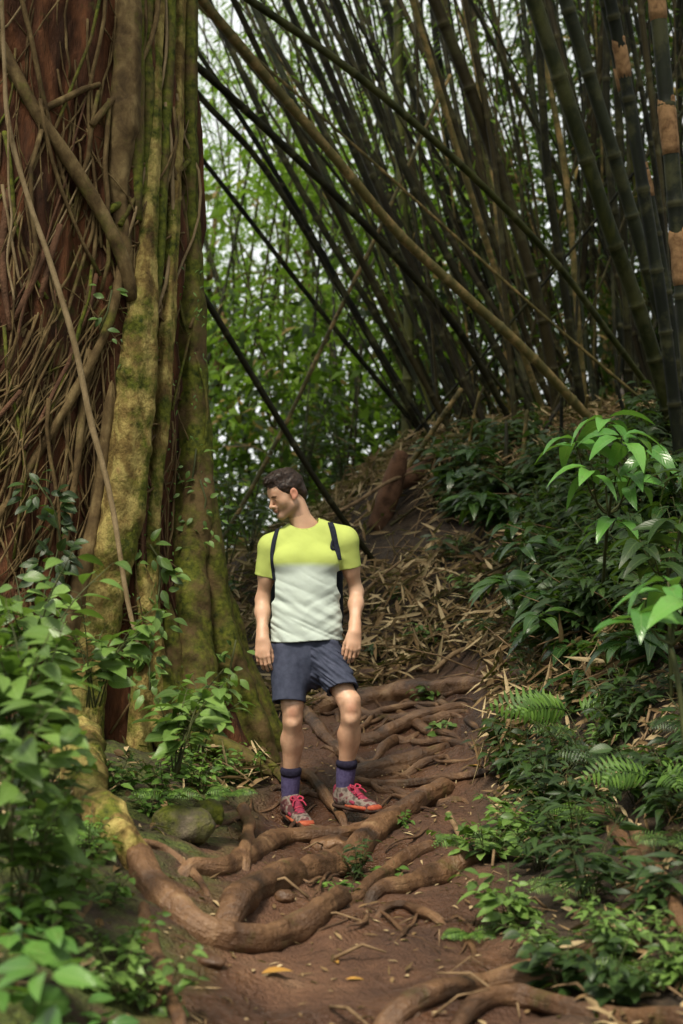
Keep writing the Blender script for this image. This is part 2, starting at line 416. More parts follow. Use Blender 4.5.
at2 = t.nodes.new('ShaderNodeAttribute'); at2.attribute_name = 'moss'; mosf = at2.outputs['Fac']
geo_ = coord(t, 'Geo')
n1 = noise(t, geo_, 2.2, 6, .62, .3); n2 = noise(t, geo_, 14, 5, .65); n3 = noise(t, geo_, 70, 3, .6)
mudc = ramp(t, [(.3, (.035, .015, .008)), (.48, (.095, .042, .021)), (.64, (.17, .082, .042)), (.8, (.25, .15, .085))], n1)
mudc = mix(t, mth(t, 'MULTIPLY', n2, .6), mudc, (.045, .02, .011))
soil = ramp(t, [(.3, (.018, .011, .007)), (.5, (.05, .03, .016)), (.65, (.10, .065, .035)), (.8, (.2, .14, .075))], n2)
soil = mix(t, n3, soil, (.03, .02, .012))
col = mix(t, mud, soil, mudc)
mm = mth(t, 'MULTIPLY', mosf, ramp(t, [(.4, 0.), (.56, 1.)], noise(t, geo_, 5, 5, .6)))
col = mix(t, mm, col, ramp(t, [(.3, (.03, .045, .008)), (.7, (.10, .12, .02))], n3))
wet = ramp(t, [(.42, .7), (.56, .24)], noise(t, geo_, 1.6, 3))
rg = mix(t, mud, (.9, .9, .9), wet)
h = mth(t, 'ADD', mth(t, 'MULTIPLY', n2, 1.), mth(t, 'MULTIPLY', n3, .4))
finish(t, col, rg, h, 1., .06, .4)
pm = path_mask(XX, YY).ravel()
ms = (np.clip((-.35 - XX) / .25, 0, 1) * np.clip((9.5 - YY) / 2, 0, 1)).ravel()
ground = build('ground', gg, m, attr={'mud': pm, 'moss': ms}); tag(ground, 'brown muddy forest ground rising from the footpath into a leaf strewn bank', 'ground', kind='structure')
GB = BVHTree.FromObject(ground, bpy.context.evaluated_depsgraph_get())
def hit(bvh, px, py):
    d = Vector(ray(px, py)).normalized()
    r = bvh.ray_cast(Vector(CAM), d, 80)
    return (np.array(r[0]), np.array(r[1])) if r[0] is not None else (None, None)
def G(px, py, up=0.):
    p, n = hit(GB, px, py)
    if p is None: p = P(px, py, 14)
    return p + np.array([0, 0, up])
def gat(x, y, up=0.): return np.array([x, y, float(gz(np.array([x]), np.array([y]))[0]) + up])
# ================================================================ the great strangler fig on the left
TC = np.array([-1.97, 8.25])
def trunk_r(th, z):
    p = np.stack([np.cos(th) * 1.6, np.sin(th) * 1.6, z * .35], -1)
    fl = np.clip((2.1 - z) / 1.7, 0, 1.2) ** 1.7
    lob = .5 + .5 * np.cos(th * 5 + .8 + .25 * np.sin(z * .7))
    r = .95 + .05 * np.sin(z * .5) + .07 * vnoise(p, 2) + .05 * lob
    r += fl * (.12 + .5 * lob ** 2)
    q = np.stack([np.cos(th) * 5, np.sin(th) * 5, z * .8], -1)
    r += .085 * np.abs(fbm(q, 3, 9)) - .05 * np.exp(-((np.mod(th * 5 / np.pi + z * .15, 2) - 1) / .18) ** 2)
    q2 = np.stack([np.cos(th) * 16, np.sin(th) * 16, z * 4], -1)
    return r + .022 * fbm(q2, 3, 4)
th = np.linspace(0, 2 * np.pi, 260, endpoint=False); zs = np.r_[np.arange(.2, 7, .035), np.arange(7, 15, .2)]
TH, ZS = np.meshgrid(th, zs); RR = trunk_r(TH, ZS)
V = np.stack([TC[0] + RR * np.cos(TH), TC[1] + RR * np.sin(TH) * .95, ZS], -1)
idx = np.arange(TH.size).reshape(TH.shape); nx = np.roll(idx, -1, 1)
F = np.stack([idx[:-1], nx[:-1], nx[1:], idx[1:]], -1).reshape(-1, 4)
fig = empty('strangler_fig', (TC[0], TC[1], .8), 'giant old fig tree with red brown bark wrapped in mossy stems and hanging roots', 'tree')
trunk = build('trunk', Geo().add(V.reshape(-1, 3), F), MAT['bark_red'], fig)
TB = BVHTree.FromPolygons([tuple(v) for v in V.reshape(-1, 3)], F.tolist())
def on_trunk(px, py, off, Y=8.0):
    p, n = hit(TB, px, py)
    if p is None: p = P(px, py, Y)
    d = unit(CAM - p)
    return p + d * off
def stem(name, pl, thick, mat, seed=0, sides=10, rough=.18, off=.45, wander=0., Y=8.0, parent=fig, fine=True, ground_end=False, step=.09):
    """pl picture polyline; thick px (start,...); hugs the trunk"""
    n = len(pl); th_ = np.interp(np.linspace(0, 1, n), np.linspace(0, 1, len(thick)), thick)
    pts = []; rr = []
    for (x, y), tk in zip(pl, th_):
        r = tk / 2 * 7.4 / FPX
        pts.append(on_trunk(x, y, r * off, Y)); rr.append(r)
    if ground_end:
        g = G(*pl[-1]); pts.append(g - np.array([0, 0, .08])); rr.append(rr[-1])
    pts = np.array(pts)
    # no sudden jumps in depth along a stem
    for _ in range(3): pts[1:-1, 1] = .25 * pts[:-2, 1] + .5 * pts[1:-1, 1] + .25 * pts[2:, 1]
    if max(thick) < 18: return build(name, tube(pts, rr, sides, step, rough, 3.5, seed, wander=wander), MAT[mat], parent)
    # stout stems: grooved, knotted and wrinkled surface
    c, r_ = resample(pts, rr, .025); e_ = np.minimum(np.arange(len(c)), np.arange(len(c))[::-1]); r_ = r_ * np.clip(np.sqrt(e_ / 5 + .0005), 0, 1); T, N, B_ = frames(c); sd2 = 44; ths = np.linspace(0, 2 * np.pi, sd2, endpoint=False)
    ring = np.cos(ths)[None, :, None] * N[:, None] + np.sin(ths)[None, :, None] * B_[:, None]
    V = c[:, None] + ring * r_[:, None, None]; q = V.reshape(-1, 3)
    L = np.cumsum(np.r_[0, np.linalg.norm(np.diff(c, axis=0), axis=1)])
    gro = .07 * np.cos(ths * 3 + seed)[None] * np.ones(len(c))[:, None] + .05 * np.cos(ths * 5 + 2.0 * np.sin(L * 1.3)[:, None])
    wr = fbm(np.c_[q[:, 0] * 5, q[:, 1] * 5, q[:, 2] * 17], 3, seed).reshape(V.shape[:2]); big = fbm(q * 3.5, 3, seed + 4).reshape(V.shape[:2])
    cr = -np.clip(.12 - np.abs(fbm(np.c_[q[:, 0] * 4, q[:, 1] * 4, q[:, 2] * 9], 2, seed + 9)), 0, 1).reshape(V.shape[:2]) * .7
    V = c[:, None] + ring * (r_[:, None] * (1 + gro + .07 * wr + rough * big + cr * .5))[..., None]
    idx = np.arange(len(q)).reshape(V.shape[:2]); nx_ = np.roll(idx, -1, 1)
    F_ = np.stack([idx[:-1], nx_[:-1], nx_[1:], idx[1:]], -1).reshape(-1, 4)
    return build(name, Geo().add(V.reshape(-1, 3), F_), MAT[mat], parent)
# stout fused stems
stem('aerial_stem', [(160, -60), (156, 60), (152, 150), (148, 230), (141, 310), (134, 380), (128, 450), (118, 520), (104, 590), (88, 650), (76, 715), (72, 790), (78, 850)], (12, 15, 20, 38, 44, 48, 50, 54, 60), 'bark_stem', 1, 20, .12, .2)
stem('aerial_stem', [(182, -60), (178, 80), (174, 180), (170, 260), (166, 340), (160, 420), (153, 500), (150, 570), (148, 640), (140, 720), (135, 790)], (16, 14, 16, 20, 20, 22, 24, 34), 'bark_stem', 2, 14, .14, .5)
stem('aerial_stem', [(192, -60), (190, 60), (188, 170), (190, 260), (190, 340), (194, 420), (194, 500), (190, 570), (188, 640), (196, 700), (205, 770)], (16, 18, 26, 34, 40, 46, 48, 52, 50), 'root_moss', 3, 18, .14, .1, Y=8.1)
stem('aerial_stem', [(203, 470), (206, 520), (212, 580), (222, 640), (236, 690), (256, 740), (280, 785)], (18, 30, 34, 40, 44, 40, 30), 'root_moss', 4, 16, .14, .6, Y=8.1)
stem('aerial_stem', [(130, -60), (128, 40), (124, 110), (118, 170), (122, 240), (130, 300)], (14, 26, 30, 26, 20, 12), 'bark_vine', 5, 12, .2, .3)
stem('aerial_stem', [(172, -60), (168, 60), (162, 160), (160, 250), (154, 330)], (12, 14, 16, 12, 6), 'root_moss', 34, 10, .2, .5)
stem('aerial_stem', [(140, -60), (138, 60), (136, 140), (138, 220)], (10, 14, 16, 10), 'root_moss', 35, 10, .2, .5)
stem('aerial_stem', [(150, -60), (146, 30), (148, 110), (144, 180), (148, 260)], (10, 14, 12, 16, 10), 'root_moss', 6, 10, .2, .6)
stem('aerial_root', [(-30, -10), (0, 45), (35, 110), (70, 162), (103, 215), (124, 262), (132, 300)], (12, 14, 13, 14, 15, 12), 'bark_vine', 7, 12, .14, 1.6)
stem('aerial_root', [(38, 112), (60, 103), (84, 90), (100, 84)], (8, 7, 5), 'bark_vine', 8, 8, .1, 1.6)
stem('aerial_root', [(105, 212), (140, 192), (170, 175), (193, 157)], (9, 8, 8, 6), 'root_moss', 9, 8, .1, 2.4)
stem('aerial_root', [(92, 125), (112, 102), (124, 95), (138, 65), (156, 25), (160, -40)], (7, 7, 6, 6), 'bark_vine', 10, 8, .1, 2.2)
stem('aerial_root', [(120, 225), (132, 200), (140, 190)], (6, 6, 5), 'root_moss', 11, 8, .1, 2.)
stem('aerial_root', [(122, 262), (110, 320), (84, 380), (45, 440), (8, 500), (-20, 540)], (10, 9, 10, 12), 'bark_vine', 12, 10, .12, 1.2)
stem('aerial_root', [(88, 350), (84, 400), (80, 440), (72, 500), (60, 570)], (9, 8, 8), 'bark_vine', 13, 8, .12, 1.2)
# red patches: bare living roots over the old bark
for i, pl in enumerate([[(45, 250), (30, 290), (14, 320)], [(60, 225), (50, 262), (40, 300)], [(8, 190), (2, 260), (10, 330)]]):
    stem('aerial_root', pl, (7, 8, 5), 'dead_wood', 20 + i, 8, .1, 1.)
stem('aerial_stem', [(140, 560), (150, 620), (156, 680), (160, 750)], (16, 24, 28), 'bark_stem', 31, 12, .14, .6)
stem('aerial_stem', [(168, 600), (172, 660), (176, 720), (182, 770)], (14, 20, 24), 'root_moss', 32, 12, .14, .9)
stem('aerial_stem', [(112, 380), (106, 450), (96, 520), (80, 590), (60, 660)], (12, 16, 20), 'bark_vine', 33, 12, .14, .6)
# the net of thin roots
r2 = np.random.default_rng(11)
for k in range(62):
    x = r2.uniform(-25, 186); y = r2.uniform(-60, 430); ang = r2.normal(-.12 if x < 120 else .02, .28 if x < 120 else .06)
    L = r2.uniform(120, 420); n = 7; pl = []
    for j in range(n):
        pl.append((x, y)); x += math.sin(ang) * L / n; y += math.cos(ang) * L / n; ang += r2.normal(0, .13)
        if x > 192: ang -= .3
    tk = r2.uniform(1.6, 5.5)
    stem('aerial_root', pl, (tk, tk, tk * .8), r2.choice(['bark_vine', 'bark_vine', 'bark_pale', 'root_moss', 'dead_wood']), 40 + k, 6, .1, 1.2 + r2.uniform(0, 3), wander=.02, step=.12)
gn = Geo()
for k in range(330):
    fan = k > 210
    x = r2.uniform(-25, 190) if not fan else r2.uniform(20, 118); y = r2.uniform(-60, 640) if not fan else r2.uniform(300, 420)
    ang = r2.normal(-.1, .38) if not fan else r2.normal(-.42, .2); L = r2.uniform(60, 260) if not fan else r2.uniform(120, 300); n = 7; pts = []
    if x > 120: ang *= .3
    tk = r2.uniform(.9, 3.2)
    if k % 5 == 0: x = r2.uniform(112, 190); y = r2.uniform(120, 640); ang = r2.choice([-1, 1]) * r2.uniform(1.0, 1.5); L = r2.uniform(20, 50)
    for j in range(n):
        pts.append(on_trunk(x, y, .006 + r2.uniform(0, .05) * (j % 2))); x += math.sin(ang) * L / n; y += math.cos(ang) * L / n; ang += r2.normal(0, .16)
        if x > 190: break
    if len(pts) < 3: continue
    pts = np.array(pts)
    for _ in range(2): pts[1:-1, 1] = .25 * pts[:-2, 1] + .5 * pts[1:-1, 1] + .25 * pts[2:, 1]
    gn.merge(tube(pts, np.full(len(pts), tk / 2 * 7.4 / FPX), 5, .12, .1, 8, k, wander=.03))
o = build('root_net', gn, MAT['bark_vine'], fig); o['kind'] = 'stuff'
# buttress sweeping down to the path behind the hiker
stem('buttress', [(207, 560), (224, 620), (246, 680), (268, 725), (286, 765)], (26, 34, 34, 30, 20), 'root_moss', 90, 14, .14, .5, Y=8.3)
stem('buttress', [(150, 640), (170, 700), (200, 735), (240, 752), (272, 775)], (30, 34, 26, 22, 16), 'root_moss', 91, 14, .14, .5, Y=7.6)
# crown far above the picture
def leaf_cloud(centres, nper, spread, Lf, Wf, prof='far', seed=0, droop=.25, flat=.6, down=.25):
    r = np.random.default_rng(seed); C = np.repeat(np.asarray(centres, float), nper, 0); n = len(C)
    off = r.normal(0, 1, (n, 3)) * spread * np.array([1, 1, flat])
    d = unit(off + r.normal(0, .6, (n, 3)) * spread); d[:, 2] = d[:, 2] * .4 - down
    nr = r.normal(0, .45, (n, 3)) + np.array([0, 0, 1])
    s = r.uniform(.6, 1.25, n)
    return leaves(C + off, d, nr, Lf * s, Wf * s, droop, .1, prof)
r3 = np.random.default_rng(5)
cc = np.c_[r3.uniform(-8, -.9, 170), r3.uniform(2.4, 14, 170), r3.uniform(9.3, 13, 170)]
build('crown', leaf_cloud(cc, 60, .6, .2, .08, 'far', 5), MAT['leaf_canopy'], fig)
for i, (dx, dy, dz) in enumerate([(-3, 0, 12), (-1, 3, 13), (.5, 2.5, 12.5), (-2.5, -1, 12)]):
    build('limb', tube([(TC[0], TC[1], 7.8), (TC[0] + dx * .4, TC[1] + dy * .4, 9.8), (TC[0] + dx, TC[1] + dy, dz)], [.5, .3, .1], 10, .3, .1), MAT['bark_stem'], fig)
# the long pale liana hanging clear of the trunk
pl = [(0, -30), (5, 60), (10, 125), (30, 200), (58, 285), (76, 345), (90, 410), (105, 475), (118, 545), (127, 600), (138, 645)]
pts = [P(x, y, 6.95 - .0 * i) for i, (x, y) in enumerate(pl)]
tag(build('liana', tube(pts, [.011, .011, .013, .013, .014, .016, .016, .014, .013, .012, .01], 8, .07, .1, 8, 3, wander=.012), MAT['bark_pale']), 'long pale liana hanging diagonally in front of the fig trunk', 'liana')
pl = [(7, 115), (10, 170), (13, 215), (8, 260), (14, 300)]
tag(build('liana', tube([P(x, y, 6.9) for x, y in pl], [.006] * 5, 6, .05, .1, 8, 4, wander=.02), MAT['bark_pale']), 'short thin crooked liana beside the top of the long pale one', 'liana')
# ================================================================ bamboo
def culm_geo(pts, r0, r1, inter=.38, sides=10, seed=0):
    c, rr = resample(pts, np.linspace(r0, r1, len(pts)), .06)
    L = np.cumsum(np.r_[0, np.linalg.norm(np.diff(c, axis=0), axis=1)]); tot = L[-1]
    r = np.random.default_rng(seed); ss = []; rad = []; vs = []; s = 0; k = 0
    while s < tot:
        ln = inter * r.uniform(.8, 1.2) * (1 + .1 * min(k, 6))
        for f, q in ((0, 1.0), (.025, 1.16), (.05, 1.02), (.12, .96), (.5, .96), (.9, 1.0)):
            ss.append(s + f * ln); rad.append(q); vs.append(k + f)
        s += ln; k += 1
    ss = np.array(ss); keep = ss <= tot; ss = ss[keep]; rad = np.array(rad)[keep]; vs = np.array(vs)[keep]
    cc = np.stack([np.interp(ss, L, c[:, a]) for a in range(3)], -1)
    rd = rad * np.interp(ss, L, rr)
    g = tube(cc, rd, sides, resamp=False)
    U = g.U[0].reshape(len(cc) - 1, sides, 4, 2)
    U[:, :, 0, 1] = vs[:-1, None]; U[:, :, 1, 1] = vs[:-1, None]
    v1 = np.where(np.floor(vs[1:]) > np.floor(vs[:-1]), vs[1:] - 1e-3, vs[1:])
    U[:, :, 2, 1] = v1[:, None]; U[:, :, 3, 1] = v1[:, None]
    return g
GRP = 'bamboo culms of the grove on the bank'
def side_twigs(pts, seed, n=8, lo=.2):
    """thin side branches with a few narrow leaves, joined in two meshes"""
    r = np.random.default_rng(seed); c, _ = resample(pts, np.ones(len(pts)), .1); gt = Geo(); lp = []; ld = []
    for k in range(n):
        p = c[int(len(c) * r.uniform(lo, .98))]; a = r.uniform(0, 6.28); L = r.uniform(.5, 1.3)
        d = np.array([math.cos(a), math.sin(a), r.uniform(.1, .8)])
        q = [p, p + d * L * .5, p + d * L + np.array([0, 0, -.25 * L])]
        gt.merge(tube(q, [.007, .005, .002], 4, .25))
        for j in range(14):
            t_ = r.uniform(.4, 1); b = q[0] + (q[2] - q[0]) * t_ + r.normal(0, .06, 3)
            lp.append(b); ld.append(unit(d + r.normal(0, .7, 3)) + np.array([0, 0, -.4]))
    n_ = len(lp)
    gl = leaves(lp, ld, r.normal(0, .4, (n_, 3)) + [0, 0, 1], r.uniform(.12, .2, n_), r.uniform(.018, .028, n_), .3, .05, 'far')
    return gt, gl
def culm(label, pl, Ys, r0, r1, mat, seed=0, extend=3.0, group=None, bury=True, sheaths=(), sides=10, twigs=0, arch=.0):
    """pl from the foot up, in the picture; Ys depth at foot and at the last point"""
    n = len(pl); Y = np.linspace(Ys[0], Ys[1], n)
    pts = [P(x, y, yy) for (x, y), yy in zip(pl, Y)]
    d = unit(pts[0] - pts[1])
    if bury: pts[0] = pts[0] + d * .25
    if extend:
        d = unit(pts[-1] - pts[-2]); e = pts[-1] + d * extend * .5; pts += [e, e + (d + np.array([0, 0, -arch])) * extend * .5]
    g = culm_geo(pts, r0, r1, .38, sides, seed)
    if not sheaths and not twigs:
        return tag(build('bamboo', g, MAT[mat]), label, 'bamboo', group)
    root = empty('bamboo', pts[0], label, 'bamboo', group)
    build('culm', g, MAT[mat], root)
    c, rr = resample(pts, np.linspace(r0, r1, len(pts)), .05)
    for (sy, ln) in sheaths:
        # nearest centre point to picture height sy
        e = [abs((lambda q: (512 - FPX * ((q - CAM) @ np.array([0, -math.sin(PITCH), math.cos(PITCH)])) / ((q - CAM) @ np.array([0, math.cos(PITCH), math.sin(PITCH)]))) )(q) - sy) for q in c]
        i = int(np.argmin(e)); d = unit(c[min(i + 1, len(c) - 1)] - c[i]); s0 = c[i] - d * ln / 2; R_ = rr[i]
        gs = tube([s0, s0 + d * ln * .3, s0 + d * ln * .7, s0 + d * ln, s0 + d * ln * 1.12 + np.array([R_ * .7, -R_ * .6, 0])], [R_ * 1.02, R_ * 1.12, R_ * 1.1, R_ * 1.16, R_ * .35], 12, .03, .06, 20, seed)
        build('sheath', gs, MAT['sheath'], root)
    if twigs:
        gt, gl = side_twigs(pts, seed, twigs); build('twigs', gt, MAT['twig_bark'], root); build('leaves', gl, MAT['leaf_canopy'], root)
    return root
culm('mottled fallen bamboo slanting from the top left edge down to the bank', [(583, 412), (530, 355), (470, 300), (400, 235), (341, 165), (262, 72), (195, -8)], (11.2, 9.4), .040, .036, 'bamboo_mottled', 1, 2)
culm('green bamboo slanting above the mottled one down behind the glossy plant', [(652, 392), (610, 335), (560, 268), (500, 203), (430, 137), (342, 64), (232, -12)], (11.6, 9.6), .026, .032, 'bamboo_green', 2, 2)
culm('straight dark bamboo leaning low behind the head of the man', [(362, 545), (320, 486), (250, 372), (198, 288), (120, 170)], (10.8, 9.8), .024, .028, 'bamboo_dark', 3, 2)
culm('dark bamboo running beside and under the mottled fallen one', [(520, 440), (465, 340), (400, 262), (330, 190), (240, 105), (190, 60)], (13, 11), .034, .036, 'bamboo_dark', 4, 3)
culm('thin dark bamboo leaning steeply towards the gap beside the fig', [(436, 465), (410, 410), (341, 290), (262, 165), (196, 92), (150, 20)], (13.4, 12), .028, .032, 'bamboo_dark', 5, 3)
culm('thick green bamboo leaning left over the bank in full light', [(672, 425), (655, 360), (632, 290), (608, 225), (572, 115), (530, -10)], (10.6, 9.6), .058, .056, 'bamboo_green', 6, 3)
culm('thick dark green bamboo just right of the thick lit one', [(690, 400), (660, 310), (632, 215), (600, 110), (562, -10)], (11.6, 10.6), .055, .052, 'bamboo_grey', 7, 3, sides=12)
culm('grey bamboo with one tan sheath high on its culm', [(676, 420), (664, 320), (645, 200), (622, 60), (606, -20)], (9.8, 9.2), .047, .042, 'bamboo_grey', 8, 3, sheaths=((62, .24),))
culm('stout grey bamboo with three tan sheaths at the frame edge', [(700, 470), (690, 380), (680, 260), (668, 120), (655, -20)], (8.6, 8.2), .052, .048, 'bamboo_grey', 9, 3, sheaths=((8, .2), (132, .3), (262, .3)), sides=14)
culm('grey bamboo with two tan sheaths close beside the stout one', [(688, 440), (668, 300), (648, 190), (628, 110), (604, 0), (600, -20)], (10.4, 9.8), .04, .036, 'bamboo_grey', 10, 3, sheaths=((178, .22), (80, .15)))
culm('pale thin bamboo slanting the other way behind the man', [(216, 550), (248, 495), (290, 415), (330, 330), (372, 245), (395, 195)], (12.0, 12.8), .02, .018, 'bamboo_mottled', 11, 1.5)
culm('upright green bamboo standing in the middle distance', [(406, 470), (407, 400), (409, 330), (406, 250), (400, 150), (398, -10)], (15.5, 15.5), .06, .055, 'bamboo_green', 12, 3)
culm('broken pale bamboo lying low on the crest of the bank', [(548, 452), (500, 440), (446, 435)], (11.9, 12.3), .022, .024, 'bamboo_mottled', 13, 0)
culm('snapped bamboo propped up slantwise on the crest of the bank', [(408, 468), (432, 432), (462, 388)], (12.2, 12.0), .026, .022, 'bamboo_mottled', 14, 0)
culm('thick brown bamboo high in the middle leaning left', [(560, 440), (545, 330), (505, 190), (470, 90), (430, -10)], (12.6, 11.8), .055, .055, 'bamboo_brown', 15, 3)
r4 = np.random.default_rng(21)
mats = ['bamboo_dark'] * 7 + ['bamboo_brown'] * 5 + ['bamboo_green', 'bamboo_mottled', 'bamboo_grey']
for k in range(200):
    t_ = r4.uniform(0, 1.25) ** .8
    bx = 425 + t_ * 270 + r4.normal(0, 14)
    tx = 205 + t_ * 500 + r4.normal(0, 70) + (r4.uniform() < .16) * r4.uniform(-160, 200)
    if k >= 176: bx = r4.uniform(400, 700); tx = r4.uniform(150, 900)
    Y = r4.uniform(12.2, 18.5); yb = 440 - (Y - 12) * 3
    sag = r4.normal(0, 10)
    pl = [(bx, yb), (bx + (tx - bx) * .28 + sag * .5, yb * .72), (bx + (tx - bx) * .6 + sag, yb * .38), (tx, -15)]
    foot = P(bx, yb, Y)
    r0 = float(r4.choice([.010, .014, .019, .025, .031, .038] if k < 176 else [.010, .014, .019]))
    m_ = r4.choice(mats); lab = {'bamboo_dark': 'dark', 'bamboo_brown': 'dead brown', 'bamboo_green': 'dull green', 'bamboo_mottled': 'stained yellowish', 'bamboo_grey': 'grey green'}[m_]
    siz = {.010: 'wiry', .014: 'thin', .019: 'slim', .025: 'medium', .031: 'stout', .038: 'thick'}[r0]
    ln_ = tx - bx; lean = 'leaning hard left' if ln_ < -190 else 'leaning left' if ln_ < -90 else 'tilting slightly left' if ln_ < -20 else 'nearly upright' if ln_ < 40 else 'leaning right'
    zone = 'near the stump' if bx < 470 else 'left of the mottled culm' if bx < 540 else 'behind the mottled culm' if bx < 600 else 'behind the glossy sapling' if bx < 660 else 'at the grove edge' if bx < 700 else 'past the frame edge'
    row = 'front row' if Y < 14.2 else 'middle row' if Y < 16.4 else 'back row'
    full = '%s %s bamboo %s, rooted %s, %s' % (siz, lab, lean, zone, row)
    root = culm(full, pl, (Y, Y - r4.uniform(-.5, 1)), r0, r0 * .9, m_, 100 + k, r4.uniform(2, 4), GRP, sides=8, arch=.3)
# far thin culms in the gap and beyond, upright and crossing
def proto_far(m_, seed):
    r = np.random.default_rng(seed)
    pts = [(0, 0, -.5), (r.normal(0, .1), 0, 4), (r.normal(0, .3), r.normal(0, .3), 8), (r.normal(0, .8), r.normal(0, .8), 12.5)]
    root = empty('bamboo', (0, 0, 0), 'slender dark bamboo far behind the grove', 'bamboo', 'distant bamboo culms in the forest')
    build('culm', culm_geo(pts, .026, .012, .4, 6, seed), MAT[m_], root)
    gt, gl = side_twigs(pts, seed, 22, .35); build('leaves', gl, MAT['leaf_canopy'], root)
    return root
protos = [proto_far(m_, 300 + i) for i, m_ in enumerate(['bamboo_dark', 'bamboo_green', 'bamboo_dark', 'bamboo_brown'])]
for k in range(80):
    p = protos[k % 4]
    if k < 4: q = p
    else:
        q = p.copy(); COL.objects.link(q)
        for ch in p.children:
            c = ch.copy(); COL.objects.link(c); c.parent = q
    Y = r4.uniform(17.5, 27); px = r4.uniform(190, 480) if k < 58 else r4.uniform(-300, 1100); x = (px - 341.5) / FPX * Y
    q.location = (x, Y, float(gz(np.array([x]), np.array([Y]))[0]))
    q.rotation_euler = (r4.normal(0, .1), r4.normal(-.03, .2), r4.uniform(0, 6.28)); s = r4.uniform(.7, 1.25); q.scale = (s, s, s)
    q['label'] = '%s bamboo far behind %s, %s' % (('dark', 'green', 'darker straight', 'brown')[k % 4], 'beside the fig' if px < 250 else 'above the head of the hiker' if px < 330 else 'left of the upright green culm' if px < 400 else 'behind the crowded grove' if px < 500 else 'far past the grove', 'nearer row' if Y < 21 else 'far row')

# ---------------------------------------------------------------- forest behind
def forest_tree(x, y, h, rc, label, seed, mat='leaf_canopy', trunk_r_=.16, n=42, per=28):
    r = np.random.default_rng(seed); z0 = float(gz(np.array([x]), np.array([y]))[0])
    root = empty('forest_tree', (x, y, z0), label, 'tree')
    pts = [(x, y, z0 - .3), (x + r.normal(0, .2), y, z0 + h * .4), (x + r.normal(0, .5), y, z0 + h * .85)]
    g = tube(pts, [trunk_r_, trunk_r_ * .7, .04], 9, .4, .12, 2, seed)
    cs = []
    for k in range(n):
        d = unit(r.normal(0, 1, 3)); q = np.array([x, y, z0 + h * .6]) + d * rc * r.uniform(.35, 1, 1) * np.array([1, 1, h * .42 / rc]); cs.append(q)
        if k % 4 == 0:
            b = np.array(pts[1]) * (1 - .5) + np.array(pts[2]) * .5
            g.merge(tube([b, (b + q) / 2 + np.array([0, 0, .2]), q], [.05, .03, .01], 5, .4))
    build('trunk', g, MAT['bark_vine'], root)
    build('crown', leaf_cloud(cs, per, .42, .24, .10, 'far', seed), MAT[mat], root)
forest_tree(-2.6, 25, 9.5, 2.4, 'bright green tree beyond the gap, nearest to the fig', 1)
forest_tree(-.6, 29, 11, 2.6, 'pale lit tree rising in the middle of the gap', 2)
forest_tree(1.9, 27, 8.5, 2.4, 'bushy tree behind the leaning bamboo in the gap', 3)
forest_tree(4.6, 24, 10, 2.8, 'dark leafy tree behind the bamboo grove', 4, 'leaf_far', .16, 110)
forest_tree(8.5, 26, 11, 3.2, 'dark tree far behind the right side of the grove', 5, 'leaf_far', .18, 120)
forest_tree(-7, 24, 10, 3, 'tree hidden behind the great fig', 6)
forest_tree(-12, 20, 10, 3.2, 'tree far to the side of the great fig', 7)
forest_tree(13, 20, 9, 3.2, 'tree beyond the bank', 8, 'leaf_far')
forest_tree(-1.9, 21, 5.6, 1.5, 'small light green tree low in the gap beside the fig', 9, 'leaf_canopy', .06, 40, 40)
# undergrowth mass and bamboo foliage: nobody could count it
r5 = np.random.default_rng(31)
cs = []
while len(cs) < 640:
    Y = r5.uniform(16, 34); px = r5.uniform(-250, 1000) if len(cs) < 400 else r5.uniform(190, 520); x = (px - 341.5) / FPX * Y; z = r5.uniform(0, 3.4) if len(cs) < 400 else r5.uniform(.5, 6) * Y / 26
    cs.append((x, Y, float(gz(np.array([x]), np.array([Y]))[0]) + z))
lit_ = cs[400:470]; cs = cs[:400] + cs[500:]
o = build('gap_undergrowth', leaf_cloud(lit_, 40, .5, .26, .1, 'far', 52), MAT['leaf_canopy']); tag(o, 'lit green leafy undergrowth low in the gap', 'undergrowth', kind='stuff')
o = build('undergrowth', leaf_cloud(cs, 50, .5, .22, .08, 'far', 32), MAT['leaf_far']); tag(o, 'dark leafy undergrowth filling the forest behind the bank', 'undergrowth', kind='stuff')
cs = []
while len(cs) < 900:
    Y = r5.uniform(14.5, 24); px = r5.uniform(470, 1150); x = (px - 341.5) / FPX * Y
    zt = 1.5 + 620 / 1422 * Y
    z = r5.uniform(2.5, 13)
    if px < 560 and r5.uniform() < .45: continue
    cs.append((x, Y, z))
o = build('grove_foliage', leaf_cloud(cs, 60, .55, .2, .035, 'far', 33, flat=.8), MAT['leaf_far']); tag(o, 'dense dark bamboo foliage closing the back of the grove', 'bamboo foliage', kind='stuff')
cs = []
while len(cs) < 150:
    Y = r5.uniform(14, 22); px = r5.uniform(190, 560); x = (px - 341.5) / FPX * Y
    z = r5.uniform(4.2, 11)
    cs.append((x, Y, z))
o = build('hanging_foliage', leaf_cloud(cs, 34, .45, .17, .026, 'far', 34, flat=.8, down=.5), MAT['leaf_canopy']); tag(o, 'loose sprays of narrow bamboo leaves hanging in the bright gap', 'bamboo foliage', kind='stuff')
cs = []  # leaf cover above the frame, stretched towards the path to shade the bank
while len(cs) < 730:
    x = r5.uniform(.2, 11); Y = r5.uniform(7.5, 17) if len(cs) < 420 else r5.uniform(-2, 7.5) if len(cs) < 620 else r5.uniform(4.6, 9.5); z = r5.uniform(8.2, 12.5)
    if len(cs) >= 620: x = r5.uniform(-2.6, 1.5); z = r5.uniform(8.6, 11)
    elif Y < 7.5: x = r5.uniform(-.9 + max(0, z - 9) * -.1, 7)
    if (z < 1.9 + .44 * Y or (x < (Y - 7) * .16 and len(cs) < 620)) and Y > 7.5: continue
    cs.append((x, Y, z))
